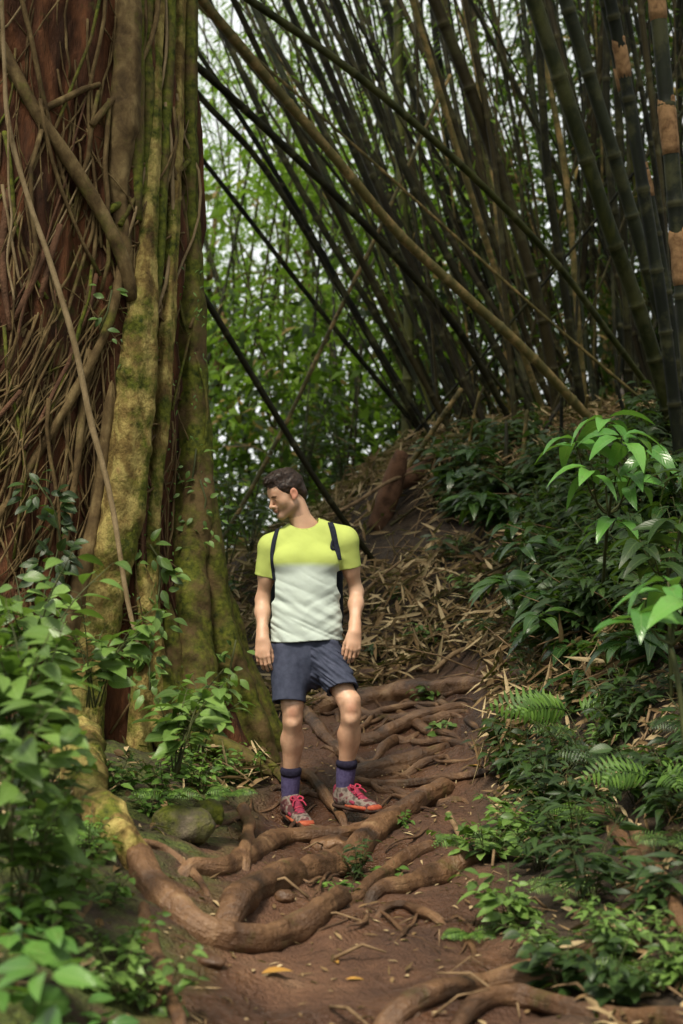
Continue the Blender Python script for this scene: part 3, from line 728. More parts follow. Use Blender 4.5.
o = build('canopy', leaf_cloud(cs, 60, .6, .2, .04, 'far', 35), MAT['leaf_far']); tag(o, 'thick bamboo canopy closing over the grove', 'bamboo foliage', kind='stuff')

cs = []  # ring of leaves added outside the view to cut ambient light
while len(cs) < 700:
    a = r5.uniform(0, 2 * math.pi); rad = r5.uniform(9, 13); x = rad * math.cos(a) * .9; Y = 2 + rad * math.sin(a)
    if abs(x) < .45 * Y + .8 and Y > 0: continue
    z = r5.uniform(.5, 9.5) if Y > -2 else r5.uniform(.5, 6.5)
    cs.append((x, Y, z))
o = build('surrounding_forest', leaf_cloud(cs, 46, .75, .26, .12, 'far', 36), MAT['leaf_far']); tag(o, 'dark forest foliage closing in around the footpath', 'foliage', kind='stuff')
# a few pale sunlit masses of leaves right in the gap
cs = []
for c_ in range(21):
    Y = r5.uniform(19, 30); px = r5.uniform(185, 440); py = r5.uniform(60, 430); p_ = P(px, py, Y)
    for q_ in range(8): cs.append(tuple(p_ + r5.normal(0, .55, 3)))
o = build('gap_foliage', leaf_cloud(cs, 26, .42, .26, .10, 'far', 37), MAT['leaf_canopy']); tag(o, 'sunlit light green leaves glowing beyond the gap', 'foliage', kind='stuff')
# ================================================================ roots, stones, logs
def ground_root(label, pl, thick, mat='root_bark', lift=.35, seed=0, sides=14, rough=.13, wander=.015, name='tree_root', cat='root', group=None, bury=True, lifts=None, knots=3):
    """pl: where the root lies on the ground, as seen; thick px"""
    n = len(pl); tk = np.interp(np.linspace(0, 1, n), np.linspace(0, 1, len(thick)), thick); pts = []; rr = []
    for i, ((x, y), w) in enumerate(zip(pl, tk)):
        g = G(x, y + w * .25); r = w / 2 * g[1] / FPX
        l = lift if lifts is None else lifts[i]
        pts.append(g + np.array([0, 0, r * l])); rr.append(r)
    if bury:
        d0 = unit(pts[0] - pts[1]); d1 = unit(pts[-1] - pts[-2])
        pts = [pts[0] + d0 * rr[0] * 3 - np.array([0, 0, rr[0] * 2.2])] + pts + [pts[-1] + d1 * rr[-1] * 3 - np.array([0, 0, rr[-1] * 2.2])]
        rr = [rr[0] * .9] + rr + [rr[-1] * .8]
    c, r_ = resample(pts, rr, .03)
    L = np.cumsum(np.r_[0, np.linalg.norm(np.diff(c, axis=0), axis=1)]); rk = np.random.default_rng(seed)
    r_ = r_ * (1 + .10 * fbm(np.c_[L * 6, L * 0 + seed, L * 0], 2, seed))
    for _ in range(knots): r_ *= 1 + rk.uniform(.08, .2) * np.exp(-((L - rk.uniform(0, L[-1])) / rk.uniform(.03, .08)) ** 2)
    if wander:
        for a in (0, 2): c[:, a] += wander * fbm(np.c_[L * 3, L * 0 + a * 5, L * 0 + seed], 3, seed)
    g = tube(c, r_, sides * 2 if name == 'tree_root' else sides, resamp=False, rough=rough, rscale=9, seed=seed)
    if name == 'tree_root':                                   # flutes, cracks and scars worked into the surface
        V0 = g.V[0]; m_ = sides * 2; body_ = V0[:len(c) * m_].reshape(len(c), m_, 3); ths = np.linspace(0, 2 * np.pi, m_, endpoint=False)
        k_ = .06 * np.cos(ths[None] * 3 + L[:, None] * 3 + seed) + .04 * np.cos(ths[None] * 7 - L[:, None] * 5) + .07 * fbm(body_.reshape(-1, 3) * 26, 3, seed + 3).reshape(len(c), m_)
        V0[:len(c) * m_] = (c[:, None] + (body_ - c[:, None]) * (1 + k_[..., None])).reshape(-1, 3)
    o = build(name, g, MAT[mat], None)
    return tag(o, label, cat, group)
GR = ground_root
GR('long smooth root curving from lower left up past the hiker\'s forward shoe', [(232, 916), (250, 893), (285, 876), (330, 866), (362, 845), (392, 820), (420, 802), (440, 790)], (30, 34, 30, 28, 24, 18), seed=1, lift=.5, rough=.09)
GR('thick U shaped root sagging across the front of the path', [(134, 850), (150, 882), (185, 918), (215, 934), (252, 942), (290, 935), (320, 915), (336, 900)], (26, 32, 36, 30, 26, 22), seed=2, lift=.5, rough=.13)
GR('mossy yellow root coming down from the fig to the U shaped root', [(78, 752), (84, 785), (98, 815), (118, 838), (136, 860)], (46, 42, 36, 30), 'bark_stem', seed=24, lift=.9, rough=.2)
GR('root under the shoes of the hiker crossing the path', [(190, 866), (222, 866), (250, 850), (275, 838), (305, 835), (345, 833), (372, 822)], (16, 20, 20, 18, 14), seed=3, lift=.05)
GR('short root stub rising out of the mud right of the long smooth root', [(380, 893), (410, 884), (440, 874), (470, 858)], (14, 20, 24, 22), seed=4, lift=.5)
GR('low root ending behind the stub on the path', [(345, 905), (370, 880), (400, 862), (432, 846)], (10, 16, 20, 12), seed=5, lift=.0)
GR('thin wiry root under the stub at path centre', [(378, 912), (400, 906), (440, 922), (470, 938), (474, 958)], (7, 9, 9, 6), seed=6, lift=.5)
GR('worn forked root sweeping out of the bottom edge, upper branch', [(395, 1012), (440, 992), (490, 975), (545, 962), (590, 948), (612, 930)], (30, 28, 24, 20, 14), seed=7, lift=.2)
GR('worn forked root at the bottom edge, dark lower branch', [(455, 1030), (480, 1008), (520, 1000), (570, 1008), (630, 1020), (700, 1030)], (16, 22, 20, 22), seed=8, lift=.5)
GR('middle strand of the bottom edge root fork', [(420, 1004), (470, 988), (520, 978), (570, 980), (600, 975)], (14, 16, 14, 10), seed=9, lift=.6)
GR('bare root dropping steeply through the ferns on the right bank', [(575, 795), (600, 815), (625, 845), (642, 880), (650, 915)], (9, 13, 14, 10), seed=10, lift=.8)
GR('second steep root at the right edge of the frame', [(632, 830), (650, 860), (668, 895), (684, 930), (700, 960)], (10, 15, 16, 14), seed=11, lift=.8)
GR('broad pale root crossing behind the hiker at knee height', [(330, 702), (360, 698), (400, 690), (450, 688), (500, 680), (560, 662)], (26, 28, 24, 16, 8), 'root_bark', seed=12, lift=.3)
GR('root arching below the broad pale root', [(350, 742), (375, 738), (410, 722), (440, 712), (462, 706)], (14, 16, 12, 8), seed=13, lift=.4)
GR('rounded root step behind the forward foot', [(350, 775), (380, 765), (420, 757), (450, 745)], (20, 22, 14, 8), seed=14, lift=.2)
GR('slender root lying flat right of the hiker\'s ankle', [(352, 782), (400, 785), (450, 780), (500, 770)], (8, 8, 7, 5), seed=15, lift=.5)
GR('root slanting between the legs of the hiker', [(300, 705), (318, 725), (335, 745), (348, 765)], (12, 13, 12, 9), seed=16, lift=.4)
GR('gnarled root between the hiker\'s feet', [(300, 772), (318, 788), (332, 806), (345, 822)], (9, 10, 10, 8), seed=17, lift=.5)
GR('mossy root running from the fig base towards the hiker', [(168, 712), (200, 728), (232, 745), (265, 765), (292, 790)], (8, 10, 10, 8), 'root_moss', seed=18, lift=.7)
GR('upright root post at the edge of the path beside the fern', [(247, 812), (248, 828), (246, 850), (244, 862)], (10, 12, 13), seed=19, lift=.9)
GR('dark root winding under the mossy stone', [(140, 842), (165, 848), (190, 866), (210, 892)], (8, 9, 9, 7), seed=20, lift=.6)
GR('flat root at the foot of the leafy bank behind the legs', [(300, 690), (330, 684), (370, 676), (420, 668)], (10, 12, 8), seed=21, lift=.3)
GR('root snaking up the slope right of the broad pale root', [(440, 700), (480, 672), (530, 655), (590, 630)], (8, 9, 7), seed=22, lift=.4)
GR('clay covered root falling down the cut edge of the left bank', [(142, 905), (150, 940), (163, 975), (176, 1020)], (12, 18, 18, 14), seed=23, lift=.5)
rr6 = np.random.default_rng(61)
for k in range(46):
    x = rr6.uniform(215, 470); y = rr6.uniform(680, 960); L = rr6.uniform(30, 110); a = rr6.normal(-.25, .5); n = 5
    GR('thin rootlet half buried in the mud ' + near(x, y), [(x + math.cos(a) * L * j / n, y + math.sin(a) * L * j / n + rr6.normal(0, 2.5)) for j in range(n)], (2, rr6.uniform(3, 6), 2), seed=70 + k, lift=.3, sides=7, knots=0, wander=.02, name='rootlet', group='rootlets in the muddy path')
for k in range(20):
    x = rr6.uniform(270, 420); y = rr6.uniform(680, 810); L = rr6.uniform(50, 110); a = rr6.normal(.05, .3); n = 6
    GR('knuckled root in the climb ' + near(x + L / 2, y), [(x + math.cos(a) * L * j / n, y + math.sin(a) * L * j / n + rr6.normal(0, 3)) for j in range(n)], (4, rr6.uniform(7, 12), 4), seed=170 + k, lift=.3, sides=9, wander=.02, group='knuckled roots of the climb')
# stones: lumpy, faceted, mossy
def stone(label, px, py, w, h, seed, mat='rock_moss', group=None, sink=.25):
    g = G(px, py); r = w / 2 * g[1] / FPX; hz = h / w
    u = np.linspace(0, np.pi, 22); v = np.linspace(0, 2 * np.pi, 34, endpoint=False); U_, V_ = np.meshgrid(u, v, indexing='ij')
    d = np.stack([np.sin(U_) * np.cos(V_), np.sin(U_) * np.sin(V_), np.cos(U_)], -1)
    q = d.reshape(-1, 3); rk = np.random.default_rng(seed); lim = np.full(len(q), 9.)
    for k in range(11):
        nrm = unit(rk.normal(0, 1, 3)); lim = np.minimum(lim, rk.uniform(.72, 1) / np.clip(q @ nrm, .05, None))
    rad = np.minimum(lim, 1.05) * (1 + .06 * fbm(q * 4 + seed, 3, seed))
    V = g + q * rad[:, None] * np.array([r, r * .8, r * hz]) + np.array([0, 0, r * hz * (1 - 2 * sink)])
    idx = np.arange(len(q)).reshape(U_.shape); nx = np.roll(idx, -1, 1)
    F = np.stack([idx[:-1], idx[1:], nx[1:], nx[:-1]], -1).reshape(-1, 4)
    return tag(build('stone', Geo().add(V, F), MAT[mat]), label, 'stone', group)
stone('big mossy stone on the left bank under the ferns', 182, 838, 62, 44, 1)
stone('smaller mossy stone below the fern at the path edge', 208, 822, 34, 30, 2)
stone('mud coloured stone wedged beneath the sagging root', 285, 900, 20, 14, 3, 'root_bark')
stone('flat worn stone in front of the hiker between two roots', 330, 846, 46, 18, 4, 'root_bark', sink=.4)
stone('small brown stone in the lower mud near the left edge of the path', 212, 965, 30, 16, 5, 'root_bark', sink=.4)
# fallen wood on the crest
def log(label, pl, Ys, rs, mat, seed, name='fallen_log', cat='log'):
    pts = [P(x, y, Y) for (x, y), Y in zip(pl, Ys)]
    return tag(build(name, tube(pts, rs, 12, .05, .22, 8, seed, wander=.02), MAT[mat]), label, cat)
log('rotten red brown stump leaning on the crest of the bank', [(378, 530), (388, 500), (398, 470), (402, 452)], (11.6, 11.6, 11.6, 11.6), (.10, .09, .075, .05), 'dead_wood', 1, 'stump', 'stump')
log('rotten red brown log lying from the stump up the crest', [(388, 492), (410, 478), (435, 462), (452, 448)], (11.7, 11.9, 12.2, 12.5), (.06, .075, .07, .04), 'dead_wood', 2)
log('grey stick propped against the stump pointing left', [(330, 515), (360, 500), (392, 482), (420, 470)], (11.0, 11.2, 11.5, 11.7), (.012, .014, .014, .01), 'twig_bark', 3, 'stick', 'stick')
log('tan broken stick lying in the litter above the fern', [(430, 672), (455, 655), (490, 640)], (9.0, 9.2, 9.4), (.012, .016, .01), 'twig_bark', 4, 'stick', 'stick')
log('stout tan stick leaning upright below the small ferns', [(448, 812), (454, 830), (460, 852), (463, 862)], (6.6, 6.55, 6.5, 6.5), (.010, .014, .014, .01), 'twig_bark', 5, 'stick', 'stick')
log('orange brown broken branch on the slope below the glossy sapling', [(535, 650), (560, 640), (575, 628)], (8.1, 8.2, 8.3), (.018, .02, .014), 'twig_bark', 6, 'stick', 'stick')
rs = np.random.default_rng(68)
for k in range(22):
    px = rs.uniform(340, 640); py = rs.uniform(450, 660); q = G(px, py); a = rs.normal(.2, .6); L_ = rs.uniform(.4, 1.5); d = np.array([math.cos(a), rs.normal(0, .3), 0]); e = q + d * L_; e[2] = float(gz(e[0:1], e[1:2])[0]) + rs.uniform(.02, .2)
    mt = str(rs.choice(['bamboo_mottled', 'bamboo_brown', 'twig_bark']))
    tag(build('fallen_bamboo', culm_geo([q + [0, 0, .02], (q + e) / 2 + [0, 0, .03], e], rs.uniform(.008, .02), .008, .3, 7, 900 + k), MAT[mt]), '%s fallen bamboo piece %s' % ({'bamboo_mottled': 'yellowish', 'bamboo_brown': 'dark brown', 'twig_bark': 'tan'}[mt] + (' long' if L_ > .95 else ' short'), near(px, py)), 'bamboo piece', 'fallen bamboo pieces in the litter of the bank')
rs = np.random.default_rng(66)
for k in range(16):
    px = rs.uniform(420, 640); py = np.interp(px, [420, 460, 640], [455, 448, 440]) + rs.uniform(-2, 30); q = G(px, py); h_ = rs.uniform(.15, .7); ln_ = rs.normal(0, .35)
    tag(build('broken_stake', culm_geo([q - [0, 0, .1], q + [ln_ * .5 * h_, 0, h_ * .5], q + [ln_ * h_, rs.normal(0, .1), h_]], rs.uniform(.010, .03), .012, .25, 8, k), MAT[str(rs.choice(['bamboo_brown', 'bamboo_mottled', 'bamboo_dark']))]),
        '%s dead bamboo stake %s, %s' % ('short' if h_ < .35 else 'tall', 'leaning left' if ln_ < -.15 else 'leaning right' if ln_ > .15 else 'standing upright', near(px, py)), 'stake', 'dead bamboo stakes on the crest')
g = Geo()
for k in range(420):
    px = rs.uniform(215, 690); py = rs.uniform(445, 800) if k < 330 else rs.uniform(780, 1020)
    if px < 480 and py > 690 and rs.uniform() < .8: continue
    q = G(px, py); a = rs.uniform(0, 6.28); L = rs.uniform(.15, .7) if py < 690 else rs.uniform(.08, .22); d = np.array([math.cos(a), math.sin(a), rs.normal(.05, .25)])
    r_ = rs.uniform(.002, .007); z = np.array([0, 0, .03])
    e = q + d * L; e[2] = max(e[2], float(gz(e[0:1], e[1:2])[0]) + .01)
    g.merge(tube([q + z * .3, (q + e) / 2 + z * rs.uniform(.3, 2), e + z * .3], [r_, r_ * .9, r_ * .5], 5, .15, .1, 10, k, wander=.01))
tag(build('twigs', g, MAT['twig_bark']), 'thin fallen twigs strewn over the bank and path edges', 'twigs', kind='stuff')

# ---------------------------------------------------------------- leaf litter
def litter(n, fn, Lr, Wr, seed, up=.02, tilt=.45, prof='narrow'):
    r = np.random.default_rng(seed); x, y = fn(r, n); z = gz(x, y); n = len(x)
    e = .05; nx = -(gz(x + e, y) - z) / e; ny = -(gz(x, y + e) - z) / e
    nr = unit(np.stack([nx, ny, np.ones(n)], -1)); a = r.uniform(0, 2 * np.pi, n)
    d = np.stack([np.cos(a), np.sin(a), np.zeros(n)], -1); d = unit(d - nr * (d * nr).sum(1)[:, None] + nr * r.normal(.08, tilt * .5, n)[:, None])
    L = r.uniform(*Lr, n); Wd = r.uniform(*Wr, n)
    pos = np.stack([x, y, z], -1) + nr * r.uniform(.004, up, n)[:, None] - d * L[:, None] * .4
    return leaves(pos, d, unit(nr + r.normal(0, tilt, (n, 3))), L, Wd, r.normal(.05, .25, n), .25, prof)
def zone_bank(r, n):
    x = r.uniform(-2.2, 4.2, n); y = r.uniform(7.2, 14.5, n); p = np.stack([x, y, x * 0], -1)
    dens = .6 + .8 * fbm(p * 1.9, 3, 50); dens *= np.where((x > -.3) & (x < 2.2), 1.3, .7)
    keep = (path_mask(x, y) < .35) & (r.uniform(0, 1, n) < dens) & ~((x < -.9) & (y < 9)); return x[keep], y[keep]
def zone_right(r, n):
    x = r.uniform(.2, 2.8, n); y = r.uniform(3.2, 8, n); p = np.stack([x, y, x * 0], -1)
    keep = (path_mask(x, y) < .3) & (r.uniform(0, 1, n) < .55 + .9 * fbm(p * 1.6, 2, 51)); return x[keep], y[keep]
def zone_left(r, n):
    x = r.uniform(-2.6, -.3, n); y = r.uniform(2.6, 8, n)
    keep = path_mask(x, y) < .15; return x[keep], y[keep]
def zone_path(r, n):
    x = r.uniform(-.6, .9, n); y = r.uniform(3.4, 9, n); return x, y
gl = litter(34000, zone_bank, (.06, .28), (.010, .034), 1, .13, .7); gl.merge(litter(6500, zone_right, (.03, .11), (.008, .028), 2, .05, .5)); gl.merge(litter(1500, zone_left, (.03, .1), (.01, .035), 3, .03))
tag(build('leaf_litter', gl, MAT['leaf_dry']), 'dry tan bamboo leaves and brown litter covering the bank', 'leaf litter', kind='stuff')
gl = litter(1000, zone_path, (.012, .06), (.004, .016), 4, .008, .25)
tag(build('path_crumbs', gl, MAT['leaf_dry']), 'small leaf scraps trodden into the muddy path', 'leaf scraps', kind='stuff')
leaf_mat('leaf_yellow', (.26, .10, .02), (.36, .17, .03), (.46, .27, .06), .6, .15, .5)
for lab, px, py, L, a in (('curled orange yellow fallen leaf lying in the mud below the U shaped root', 262, 976, .11, .5), ('pale yellow fallen leaf on the mud at path centre', 338, 966, .07, 1.9), ('small yellow leaf beside the pale one on the mud', 346, 982, .06, .2), ('yellow heart shaped leaf on the dark slope right of the roots', 480, 768, .1, 2.2)):
    q = G(px, py); d = np.array([[math.cos(a), math.sin(a), .12]])
    tag(build('fallen_leaf', leaves([q + [0, 0, .008]], d * [1, 1, .4], [[.15, -.2, 1]], L, L * .3, .12, .22, 'broad'), MAT['leaf_yellow']), lab, 'leaf')
# ================================================================ plants
def plant_geo(base, h, spread, nst, nl, L, ratio, seed, lean=(0, 0), droop=.3, prof='broad', petiole=.3, fold=.12, tilt=.35, whorl=False):
    """several arching stems from one base with leaves along them"""
    r = np.random.default_rng(seed); gs = Geo(); lp = []; ld = []; ln = []; ls = []
    for k in range(nst):
        a = r.uniform(0, 6.28); e = np.array([math.cos(a), math.sin(a), 0]) * spread * r.uniform(.3, 1) + np.array([lean[0], lean[1], 0]); hh_ = h * r.uniform(.6, 1.05)
        p0 = np.array(base) + r.normal(0, .015, 3) * [1, 1, 0] - [0, 0, .03]; p1 = p0 + e * .35 + [0, 0, hh_ * .6]; p2 = p0 + e + [0, 0, hh_]
        c, _ = resample([p0, p1, p2], [1, 1, 1], .03); gs.merge(tube(c[::2] if len(c) > 6 else c, np.linspace(.0055, .002, len(c[::2] if len(c) > 6 else c)) * (h + .3), 5, resamp=False))
        T = np.gradient(c, axis=0); ph = r.uniform(0, 6.28)
        for j in range(nl):
            if whorl: f = 1 - .1 * r.uniform(0, 1) if j > nl * .3 else r.uniform(.4, .9)
            else: f = .25 + .75 * (j + r.uniform(0, .6)) / nl
            i = min(int(f * (len(c) - 1)), len(c) - 1); ph += 2.4 if whorl else 2.9 + r.normal(0, .3)
            o = np.array([math.cos(ph), math.sin(ph), r.uniform(-.1, .35)]); tdir = unit(T[i]); o = unit(o + tdir * .35)
            s_ = L * r.uniform(.6, 1.15) * (.75 + .35 * math.sin(math.pi * min(f, .98)))
            pt = c[i]; q = pt + o * s_ * petiole
            gs.merge(tube([pt, (pt + q) / 2 + [0, 0, .01 * s_], q], [.0016, .0013, .001], 4, 1))
            lp.append(q); ld.append(o * [1, 1, .5] + [0, 0, -.12]); ln.append(np.array([0, 0, 1.]) + r.normal(0, tilt, 3) + np.array([0, -.25, 0])); ls.append(s_)
    ls = np.array(ls)
    gl = leaves(lp, ld, ln, ls, ls * ratio * r.uniform(.85, 1.15, len(ls)), r.normal(droop, .12, len(ls)), fold, prof)
    return gs, gl
def plant(label, base, h, spread, nst, nl, L, ratio, mat, seed, name='leafy_plant', cat='plant', group=None, **kw):
    gs, gl = plant_geo(base, h, spread, nst, nl, L, ratio, seed, **kw)
    root = empty(name, base, label, cat, group)
    build('stem', gs, MAT['stem_green'], root); build('foliage', gl, MAT[mat], root)
    return root
bark('stem_green', [(.3, (.03, .04, .015)), (.6, (.08, .09, .03))], (2, 2, 2), 'Geo', 6, None, rough=.6, bscale=40, bdist=.002)
def fern_geo(base, nf, L, seed, dirs=None, rise=.7, ratio=.28, face=0.):
    r = np.random.default_rng(seed); out = []
    for k in range(nf):
        a = dirs[k] if dirs is not None else (k + r.uniform(-.3, .3)) / nf * 6.28
        h_ = np.array([math.cos(a), math.sin(a), 0]); l = L * r.uniform(.8, 1.1); t = np.linspace(0, 1, 15); rz = rise * r.uniform(.7, 1.2)
        c = np.array(base) + h_ * (l * t * (1 - .12 * t))[:, None] + np.outer(rz * l * (t - .95 * t * t), [0, 0, 1])
        g = tube(c, np.linspace(.003, .0008, 15), 4, resamp=False)
        T = unit(np.gradient(c, axis=0)); sd = unit(np.cross(T, [0, -face, 1 - .6 * face])); nn = np.cross(sd, T)
        lp = []; ld = []; ln = []; ls = []
        for i in range(2, 15):
            w = math.sin(math.pi * min(1, (t[i] * .93 + .09))) ** .8 * l * ratio
            for q in (-1, 1):
                lp.append(c[i]); ld.append(sd[i] * q + T[i] * .35 - nn[i] * .12); ln.append(nn[i] + r.normal(0, .08, 3)); ls.append(max(w, .006) * r.uniform(.9, 1.05))
        ls = np.array(ls); g2 = leaves(lp, ld, ln, ls, np.full(len(ls), l / 15 * .58), .25, .08, 'lance'); g2.merge(g); out.append(g2)
    return out
def fern(label, px, py, nf, Lpx, seed, mat='leaf_fern', dirs=None, rise=.7, group=None, Y=None, up=0., face=.5, ratio=.28):
    b = (G(px, py) if Y is None else P(px, py, Y)) + np.array([0, 0, up]); L = Lpx * b[1] / FPX
    root = empty('fern', b, label, 'fern', group)
    for g in fern_geo(b, nf, L, seed, dirs, rise, ratio, face): build('frond', g, MAT[mat], root)
    return root
# --- left bank: large leaves close to the lens
plant('big broad leaved seedling nearest the lens in the bottom left corner', P(38, 1040, 3.1), .22, .12, 2, 8, .17, .5, 'leaf_big', 1, lean=(.0, -.02), whorl=True, petiole=.2)
plant('second broad leaved seedling behind the nearest one at the left edge', P(8, 985, 3.5), .22, .15, 3, 6, .13, .52, 'leaf_big', 2)
plant('small leaved shrub spilling over the cut bank at bottom left', P(120, 1010, 3.9), .30, .22, 7, 12, .058, .5, 'leaf_bush', 3)
plant('low shrub hanging over the path edge below the U shaped root', P(158, 1020, 4.0), .26, .18, 6, 11, .05, .55, 'leaf_bush', 4)
plant('leafy seedling at the very bottom beside the low shrub', P(95, 1060, 3.6), .2, .16, 4, 7, .085, .5, 'leaf_big', 5)
LB = [  # px, py, Y, h, spread, nst, nl, L, ratio, label
 (20, 760, 4.1, .50, .30, 6, 11, .105, .52, 'tall leafy bush filling the left edge at knee height'),
 (38, 775, 4.4, .50, .24, 6, 10, .10, .5, 'leafy bush with broad pale leaves beside the bush at the left edge'),
 (175, 765, 5.6, .46, .26, 6, 10, .085, .55, 'leafy bush rising before the fig with heart shaped leaves'),
 (200, 745, 6.1, .34, .20, 5, 9, .075, .55, 'loose bush between the fig base and the hiker'),
 (30, 690, 5.2, .52, .30, 6, 10, .10, .5, 'higher leafy bush against the red bark at left'),
 (95, 700, 5.9, .45, .28, 6, 10, .085, .5, 'bush climbing the foot of the red trunk'),
 (30, 880, 3.9, .32, .25, 6, 10, .075, .52, 'low tangled bush under the left edge bush'),
 (70, 905, 4.1, .26, .20, 5, 9, .06, .5, 'small bush on the bank above the cut edge'),
 (5, 830, 3.7, .40, .25, 6, 9, .085, .5, 'dim bush at the far left above the seedlings'),
 (40, 835, 4.3, .32, .25, 6, 10, .07, .5, 'middle bush on the left bank'),
]
for i, (px, py, Y, h, sp, ns, nl, L, ra, lab) in enumerate(LB):
    plant(lab, P(px, py, Y), h, sp * 1.1, ns + 1, nl + 1, L * 1.25, ra * 1.05, 'leaf_bush', 20 + i, droop=.35)
for i, (px, py, h, sp, ns, nl, L, ra, lab) in enumerate([
 (112, 905, .14, .14, 6, 9, .045, .45, 'little herb on the mossy bank below the yellow root'),
 (60, 940, .2, .18, 6, 10, .055, .5, 'herb between the nearest seedling and the mossy bank'),
 (130, 960, .16, .16, 6, 10, .045, .5, 'herb on the cut bank over the small leaved shrub'),
 (20, 930, .2, .18, 6, 9, .06, .5, 'herb low at the left edge above the seedlings'),
 (85, 860, .2, .18, 7, 11, .05, .42, 'fine leaved herb beside the yellow mossy root'),
 (150, 815, .16, .15, 7, 11, .05, .42, 'fine leaved herb left of the big mossy stone'),
 (250, 762, .16, .16, 7, 11, .05, .4, 'fine leaved herb at the foot of the buttress'),
 (120, 790, .2, .2, 7, 11, .055, .42, 'feathery herb under the mossy stems of the fig'),
 (170, 745, .22, .2, 7, 11, .06, .42, 'feathery herb against the base of the fig')]):
    plant(lab, G(px, py), h, sp, ns, nl, L, ra, 'leaf_fern', 60 + i, name='herb', cat='herb', prof='lance' if i > 3 else 'broad')
fern('fern growing out of the bank beside the yellow mossy root', 60, 850, 6, 60, 31, rise=.6, up=.05)
fern('fern drooping over the big mossy stone', 165, 808, 6, 42, 32, rise=.6, up=.05)
fr = np.random.default_rng(71)
for k, (px, py, lab) in enumerate([(178, 778, 'ferny herb at the left end of the tuft row above the stone'), (200, 790, 'ferny herb directly over the big mossy stone'), (222, 782, 'ferny herb between stone and hiker'), (245, 785, 'ferny herb nearest the hiker\'s rear leg'), (160, 800, 'ferny herb low on the mossy bank'), (228, 768, 'tufted herb behind the ferny row'), (192, 765, 'pale tufted herb behind the big stone')]):
    plant(lab, G(px, py), .24, .18, 8, 12, .055, .42, 'leaf_fern', 40 + k, name='ferny_herb', cat='herb')
fern('small fern hanging over the mossy stones left of the rear shoe', 232, 806, 6, 34, 1, dirs=[-2.6, -1.9, -1.3, -.8, -.2, 2.6], rise=.5, up=.06)
fern('young fern at the foot of the low mossy root left of the hiker', 205, 800, 5, 30, 2, rise=.6)
# climbers on the trunk
def climber(label, pl, n, Lf, seed, off=.06, mat='leaf_bush'):
    r = np.random.default_rng(seed); c = np.array([on_trunk(x, y, off) for x, y in pl]); c2, _ = resample(c, np.ones(len(c)), .04)
    root = empty('climbing_plant', c[0], label, 'climber'); build('stem', tube(c, [.006] * len(c), 5, .08, .1, 8, seed), MAT['stem_green'], root)
    i = r.integers(0, len(c2), n); a = r.uniform(0, 6.28, n); d = np.stack([np.cos(a), -np.abs(r.normal(.4, .3, n)), np.sin(a) * .7 - .2], -1)
    s_ = Lf * r.uniform(.6, 1.2, n); pos = c2[i] + d * .05 * r.uniform(.2, 2.2, (n, 1))
    gl = leaves(pos, d, r.normal(0, .4, (n, 3)) + [0, -1, .9], s_, s_ * .5, .3, .12, 'broad'); build('foliage', gl, MAT[mat], root)
climber('leafy climber on the mossy stem at the height of the hiker\'s chest', [(150, 690), (150, 640), (158, 600), (160, 560), (150, 545)], 95, .085, 1, .14)
climber('climber with dull leaves on the red bark at the left', [(40, 640), (45, 590), (60, 540), (50, 500), (35, 480)], 100, .085, 2, .16, 'leaf_dark')
climber('small climber low on the buttress near the hiker\'s hip', [(232, 700), (228, 680), (232, 660), (236, 640)], 22, .07, 3, .1)
climber('tiny leaved creeper above the chest high climber', [(190, 510), (192, 480), (196, 450), (190, 430)], 30, .05, 4, .05)
climber('sparse creeper high on the shaded bark', [(100, 330), (108, 310), (112, 290)], 10, .06, 5, .1)
climber('drooping creeper at the outer edge of the fig', [(200, 480), (206, 500), (200, 530), (204, 550)], 26, .05, 6, .06)
o = tag(build('mossy_tufts', (lambda r: leaves(*(lambda c: (c, unit(np.stack([r.normal(0, .6, len(c)), -np.ones(len(c)) * .6, -r.uniform(.2, 1, len(c))], -1)), r.normal(0, .5, (len(c), 3)) + [0, -.5, 1]))(np.array([on_trunk(r.uniform(120, 205), r.uniform(260, 700), .03) for _ in range(420)])), r.uniform(.015, .045, 420), .010, .3, .05, 'lance'))(np.random.default_rng(9)), MAT['leaf_fern'], None), 'tiny mosses and fernlets hanging from the stems of the fig', 'moss', kind='stuff')
plant('bare dark sapling stem at the left edge with few leaves', P(20, 885, 3.9), .5, .06, 1, 3, .08, .45, 'leaf_dark', 80)
# --- right side
def branchy(label, start, tips, mat, L, ratio, seed, name='sapling', nper=7, droop=.35):
    """sapling: trunklet from start, a whorl of long glossy leaves at every tip; world points"""
    r = np.random.default_rng(seed); root = empty(name, start, label, 'plant' if name != 'sapling' else 'sapling'); gs = Geo(); lp = []; ld = []; ln = []; ls = []
    top = np.mean([t_ for t_ in tips], 0); mid = (np.array(start) + top) / 2
    gs.merge(tube([np.array(start) - [0, 0, .1], mid, top - [0, 0, .12]], [.011, .009, .006], 7, .05, .1))
    for tp in tips:
        gs.merge(tube([mid + (top - mid) * .4, (mid + tp) / 2 + [0, 0, .02], tp], [.006, .005, .003], 6, .05)); a0 = r.uniform(0, 6.28)
        for j in range(nper):
            a = a0 + j * 6.28 / nper + r.normal(0, .25); d = np.array([math.cos(a), math.sin(a), r.uniform(-.05, .45)])
            lp.append(tp + d * .015 + [0, 0, -.02 * (j % 3)]); ld.append(d); ln.append(np.array([0, -.25, 1]) + r.normal(0, .3, 3)); ls.append(L * r.uniform(.7, 1.1))
    ls = np.array(ls); build('stem', gs, MAT['stem_green'], root)
    build('foliage', leaves(lp, ld, ln, ls, ls * ratio, r.normal(droop, .15, len(ls)), .16, 'broad'), MAT[mat], root)
    return root
